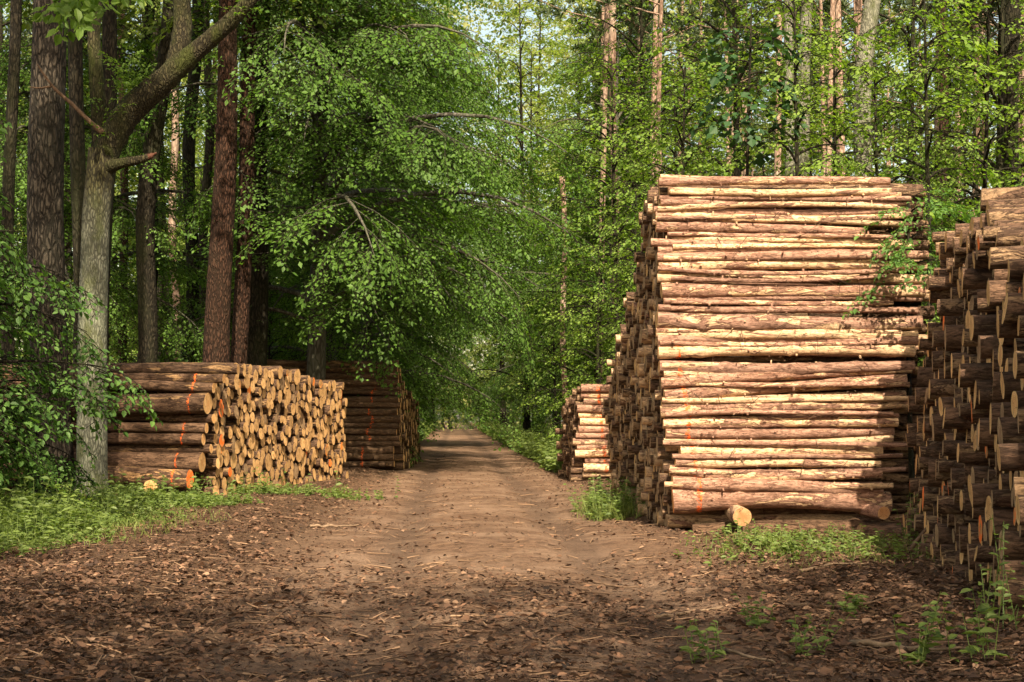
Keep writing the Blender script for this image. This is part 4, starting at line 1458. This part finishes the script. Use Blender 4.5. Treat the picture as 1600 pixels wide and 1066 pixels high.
# left verge: knee high weeds
x1, y1 = in_patch(4600, -5.3, 14.2, 1.7, 3.9, 1)
x2, y2 = in_patch(900, -4.5, 18.8, 1.1, 1.1, 2)
x3, y3 = in_patch(300, -3.4, 21.6, 1.6, .8, 3)
x, y = np.concatenate([x1, x2, x3]), np.concatenate([y1, y2, y3])
k = (x < -3.75 + .35 * np.sin(2.1 * y) + .25 * np.sin(5 * y) - .5 * R.random(len(x)) ** 2) | (y > 17.8)
x, y = x[k], y[k]
hgt = R.uniform(.05, .30, len(x)) * (.45 + .9 * (.5 + .5 * np.sin(2.3 * x + 1.5 * np.sin(1.7 * y))) * (.5 + .5 * np.sin(1.9 * y + np.sin(2.7 * x)))) + .25 * (R.random(len(x)) < .04)
G = weeds(x, y, hgt, .07 * (.6 + hgt * 2), 7, 4)
tag(link('undergrowth', G.mesh('undergrowth', M['weed'])), 'low leafy weeds on the verge before the sawn-end stack', None, None, 'stuff')
x, y = in_patch(6500, -5.0, 14.8, 1.8, 3.8, 5)
k = x < -3.2 + .05 * (y - 14)
V, P = blades(x[k], y[k], R.uniform(.04, .16, k.sum()), R.uniform(.002, .004, k.sum()), 6)
tag(link('grass', mesh('grass', V, P, [M['grass']])), 'short grass of the left verge', None, None, 'stuff')
# right: sunlit grass before the tall stack
xa, ya = in_patch(3600, 2.5, 12.5, 1.0, 1.9, 7)
xb, yb = in_patch(1600, 3.4, 12.6, .5, 1.6, 8)
x, y = np.concatenate([xa, xb]), np.concatenate([ya, yb])
k = np.sin(5 * x + 2 * np.sin(3 * y)) * np.sin(4 * y + 1.7 * np.sin(4 * x)) + R.normal(0, .35, len(x)) > -.1
k &= y < 14.3
x, y = x[k], y[k]
V, P = blades(x, y, R.uniform(.02, .10, len(x)), R.uniform(.002, .0035, len(x)), 9)
tag(link('grass', mesh('grass', V, P, [M['grass']])), 'sunlit grass patch at the foot of the tall stack', None, None, 'stuff')
xa, ya = in_patch(230, 2.6, 12.5, 1.2, 1.5, 10)
G = weeds(xa, ya, R.uniform(.04, .17, len(xa)), .055, 6, 11)
tag(link('undergrowth', G.mesh('undergrowth', M['weed'])), 'young weeds in the sun at the foot of the tall stack', None, None, 'stuff')
# right verge clump by the foot of the stack's far end
x, y = in_patch(300, 1.22, 18.4, .40, 1.5, 12)
V, P = blades(np.concatenate([x, x + .03, x - .05, x]), np.concatenate([y, y, y + .1, y - .08]), R.uniform(.1, .4, 4 * len(x)), R.uniform(.003, .005, 4 * len(x)), 13)
tag(link('grass', mesh('grass', V, P, [M['grass']])), 'tall grass tuft on the right verge beside the tall stack', None, None, 'stuff')
G = weeds(x[:130], y[:130], R.uniform(.08, .5, 130), .08, 8, 14)
tag(link('undergrowth', G.mesh('undergrowth', M['weed'])), 'bushy weeds on the right verge beside the tall stack', None, None, 'stuff')
# verges of the far road
xs_, ys_ = [], []
for side in (-1, 1):
    yy = 24 * np.exp(R.random(5200) * math.log(150 / 24))
    xx = road_c(yy) + side * (1.75 + np.abs(R.normal(0, .8, len(yy))) + .004 * yy)
    if side == 1:
        k = (yy > 31) | (xx < .9)
    else:
        k = (yy > 39)
    xs_.append(xx[k])
    ys_.append(yy[k])
x, y = np.concatenate(xs_), np.concatenate(ys_)
G = weeds(x, y, R.uniform(.1, .5, len(x)) * (1 + y / 120), .16, 6, 15)
tag(link('undergrowth', G.mesh('undergrowth', M['weed'])), 'green undergrowth along both verges of the far road', None, None, 'stuff')
# floor of the woods left and right
x = R.uniform(-42, 42, 9000)
y = R.uniform(23, 110, 9000)
k = (np.abs(x - road_c(y)) > 4.5) & (np.abs(x) < .45 * y) & ~((x > 1) & (x < 5.5) & (y < 31)) & ~((x < -2) & (x > -11) & (y < 41))
x, y = x[k], y[k]
G = weeds(x, y, R.uniform(.2, 1.0, len(x)), .26, 7, 16)
tag(link('undergrowth', G.mesh('undergrowth', M['leaf_sapling'])), 'leafy ground cover of the woods on both sides', None, None, 'stuff')

# single plants in the near right corner
for i, (px, py, D, h, lab) in enumerate([
        (1105, 1040, 7.3, .24, 'small weed among dry leaves, leftmost of the near right plants'),
        (1180, 1010, 8.2, .20, 'low spreading weed between fallen sticks'),
        (1265, 1040, 7.2, .26, 'bushy dark green weed at the lower edge of the picture'),
        (1330, 980, 8.6, .14, 'small weed before the near shaded stack'),
        (1440, 1050, 6.9, .36, 'upright broad leaved weed at the lower right'),
        (1530, 1060, 6.8, .45, 'tall broad leaved plant in the lower right corner'),
        (1580, 960, 7.6, .6, 'leafy shoot leaning against the near shaded stack'),
        (1255, 880, 12.0, .22, 'ferny tuft in the sunlit grass before the tall stack'),
        (1420, 850, 13.6, .5, 'fern like plant where the two right stacks meet')]):
    X = (px - CX) * D / FPX
    n = 7 if i < 6 else 9
    x, y = in_patch(n, X, D, .13, .13, 200 + i)
    Rr = np.random.default_rng(300 + i)
    G = weeds(x, y, Rr.uniform(.5, 1.0, n) * h, .06 if i not in (4, 5) else .08, 7, 210 + i)
    o = link('weed_plant', G.mesh('weed_plant', M['weed']))
    tag(o, lab, 'plant')

# fallen branches
R = np.random.default_rng(44)
FALL = [
    ([(1388, 902, 12.2), (1420, 862, 12.4), (1448, 828, 12.6), (1466, 800, 12.8)], .022, 'twig', 'dark crooked branch propped against the near stack'),
    ([(1135, 1012, 7.6), (1180, 1030, 7.4), (1240, 1042, 7.3)], .010, 'twig_pale', 'pale fallen stick in the near right leaf litter'),
    ([(1228, 950, 9.0), (1300, 958, 8.9), (1360, 962, 8.8), (1420, 956, 8.8)], .014, 'twig', 'long bent grey stick lying before the near stack'),
    ([(1060, 1012, 7.6), (1150, 1003, 7.7), (1215, 990, 7.9)], .010, 'twig', 'thin brown stick near the lower middle of the litter'),
    ([(1400, 975, 8.4), (1470, 962, 8.5), (1540, 968, 8.4)], .010, 'twig', 'dark stick beside the foot of the near stack'),
    ([(1330, 1010, 7.7), (1420, 1025, 7.5), (1510, 1035, 7.3)], .016, 'twig_pale', 'thick pale stick in the lower right leaves'),
    ([(1250, 905, 11.0), (1310, 900, 11.1), (1365, 899, 11.1)], .013, 'twig_pale', 'straight stick at the edge of the sunlit grass'),
    ([(325, 922, 10.0), (360, 920, 10.0), (390, 918, 10.0)], .014, 'twig', 'short dark stick on the left wheel track'),
    ([(310, 978, 8.2), (345, 970, 8.3), (362, 962, 8.4)], .006, 'twig_pale', 'thin pale stick on the near left of the road'),
    ([(485, 824, 15.7), (520, 822, 15.8), (560, 820, 15.9)], .018, 'twig_pale', 'pale split branch lying on the left of the road'),
    ([(190, 1035, 7.0), (250, 1022, 7.2), (300, 1005, 7.5)], .008, 'twig', 'dark thin stick in the near left litter'),
    ([(915, 905, 10.6), (960, 910, 10.5), (1000, 912, 10.4)], .013, 'twig', 'dark branch piece at the right edge of the road'),
    ([(1020, 960, 8.8), (1080, 955, 8.9), (1130, 952, 8.9)], .012, 'twig_pale', 'weathered stick crossing the litter right of the road'),
    ([(850, 1045, 6.9), (930, 1052, 6.8), (1000, 1050, 6.8)], .010, 'twig', 'brown stick at the bottom of the road'),
]
for pts, r, mt, lab in FALL:
    q = []
    for j, (px, py, D) in enumerate(pts):
        D2 = FPX * CAMH / (py - HY)
        w_ = at(px, py, D2 if 'propped' not in lab else D)
        if 'propped' not in lab:
            w_[2] = float(ground_z(w_[0], w_[1])) + r * .8 + .008
        q.append(w_)
    q = np.array(q)
    s = np.linspace(0, len(q) - 1, 14)
    c = np.stack([np.interp(s, np.arange(len(q)), q[:, m]) for m in range(3)], -1) + R.normal(0, r * .35, (14, 3))
    G = Geo()
    G.add(*tube(c, np.linspace(r, r * .45, 14), 8, True, 1 + .12 * R.normal(0, 1, (14, 8))))
    o = link('fallen_branch', G.mesh('fallen_branch', M[mt], True))
    tag(o, lab, 'branch')
# thin branches hanging on the stacks
for pts, r, mt, lab in [
        ([(1432, 548, 15.4), (1470, 542, 15.0), (1520, 540, 14.6), (1590, 552, 14.0)], .014, 'twig', 'dark twig sticking out of the near stack towards the tall one'),
        ([(1045, 475, 16.75), (1080, 455, 16.7), (1110, 434, 16.7), (1138, 425, 16.72), (1190, 424, 16.8)], .008, 'twig', 'thin dead twig lying across the upper face of the tall stack'),
        ([(1138, 372, 16.75), (1170, 372, 16.7), (1190, 369, 16.7), (1206, 364, 16.75)], .008, 'twig_pale', 'curved pale twig in the dark gap near the top of the tall stack'),
        ([(1470, 640, 12.5), (1490, 622, 12.4), (1510, 606, 12.3)], .010, 'twig', 'short dark twig on the face of the near stack')]:
    q = np.array([at(*p_) for p_ in pts])
    s = np.linspace(0, len(q) - 1, 14)
    c = np.stack([np.interp(s, np.arange(len(q)), q[:, m]) for m in range(3)], -1)
    G = Geo()
    G.add(*tube(c, np.linspace(r, r * .4, 14), 6, True))
    tag(link('dead_twig', G.mesh('dead_twig', M[mt], True)), lab, 'twig')
# a pine sprig left on the stack
Rr = np.random.default_rng(8)
c = at(1325, 416, 16.72)
n = 260
A = np.stack([Rr.normal(0, .8, n), Rr.uniform(-.6, 0, n), Rr.uniform(-1.0, .3, n)], -1)
P0 = c + np.stack([Rr.uniform(-.26, .26, n), Rr.uniform(-.08, .0, n), Rr.uniform(-.03, .04, n)], -1)
G = Geo()
G.add(*leaves(P0, A, unit(Rr.normal(0, 1, (n, 3))), Rr.uniform(.10, .2, n), .006))
tag(link('pine_sprig', G.mesh('pine_sprig', M['needle'])), 'green pine sprig left lying on the face of the tall stack', 'sprig')

# loose bark flakes and dead twigs on the face of the tall stack
Rr = np.random.default_rng(18)
n = 1100
fz = Rr.uniform(.35, 3.75, n)
fx = Rr.uniform(1.75, 4.3, n)
P0 = np.stack([fx, FY - .06 - Rr.uniform(0, .06, n), fz], -1)
A = unit(np.stack([Rr.normal(0, 1, n), Rr.normal(-.25, .3, n), Rr.normal(-.1, .6, n)], -1))
G = Geo()
L = Rr.uniform(.01, .035, n)
G.add(*leaves(P0, A, unit(np.stack([Rr.normal(0, .5, n), -np.ones(n), Rr.normal(.3, .5, n)], -1)), L, L * Rr.uniform(.2, .5, n)))
n = 150
p = np.stack([Rr.uniform(1.8, 4.2, n), np.full(n, FY - .09), Rr.uniform(.4, 3.7, n)], -1)
q = p + np.stack([Rr.normal(0, .14, n), Rr.uniform(-.05, .02, n), Rr.normal(-.03, .09, n)], -1)
G.add(*sticks(p, q, Rr.uniform(.002, .005, n), .0015, 4))
tag(link('bark_debris', G.mesh('bark_debris', M['litter'])), 'loose bark flakes and bits of twig caught on the face of the tall stack', None, None, 'stuff')
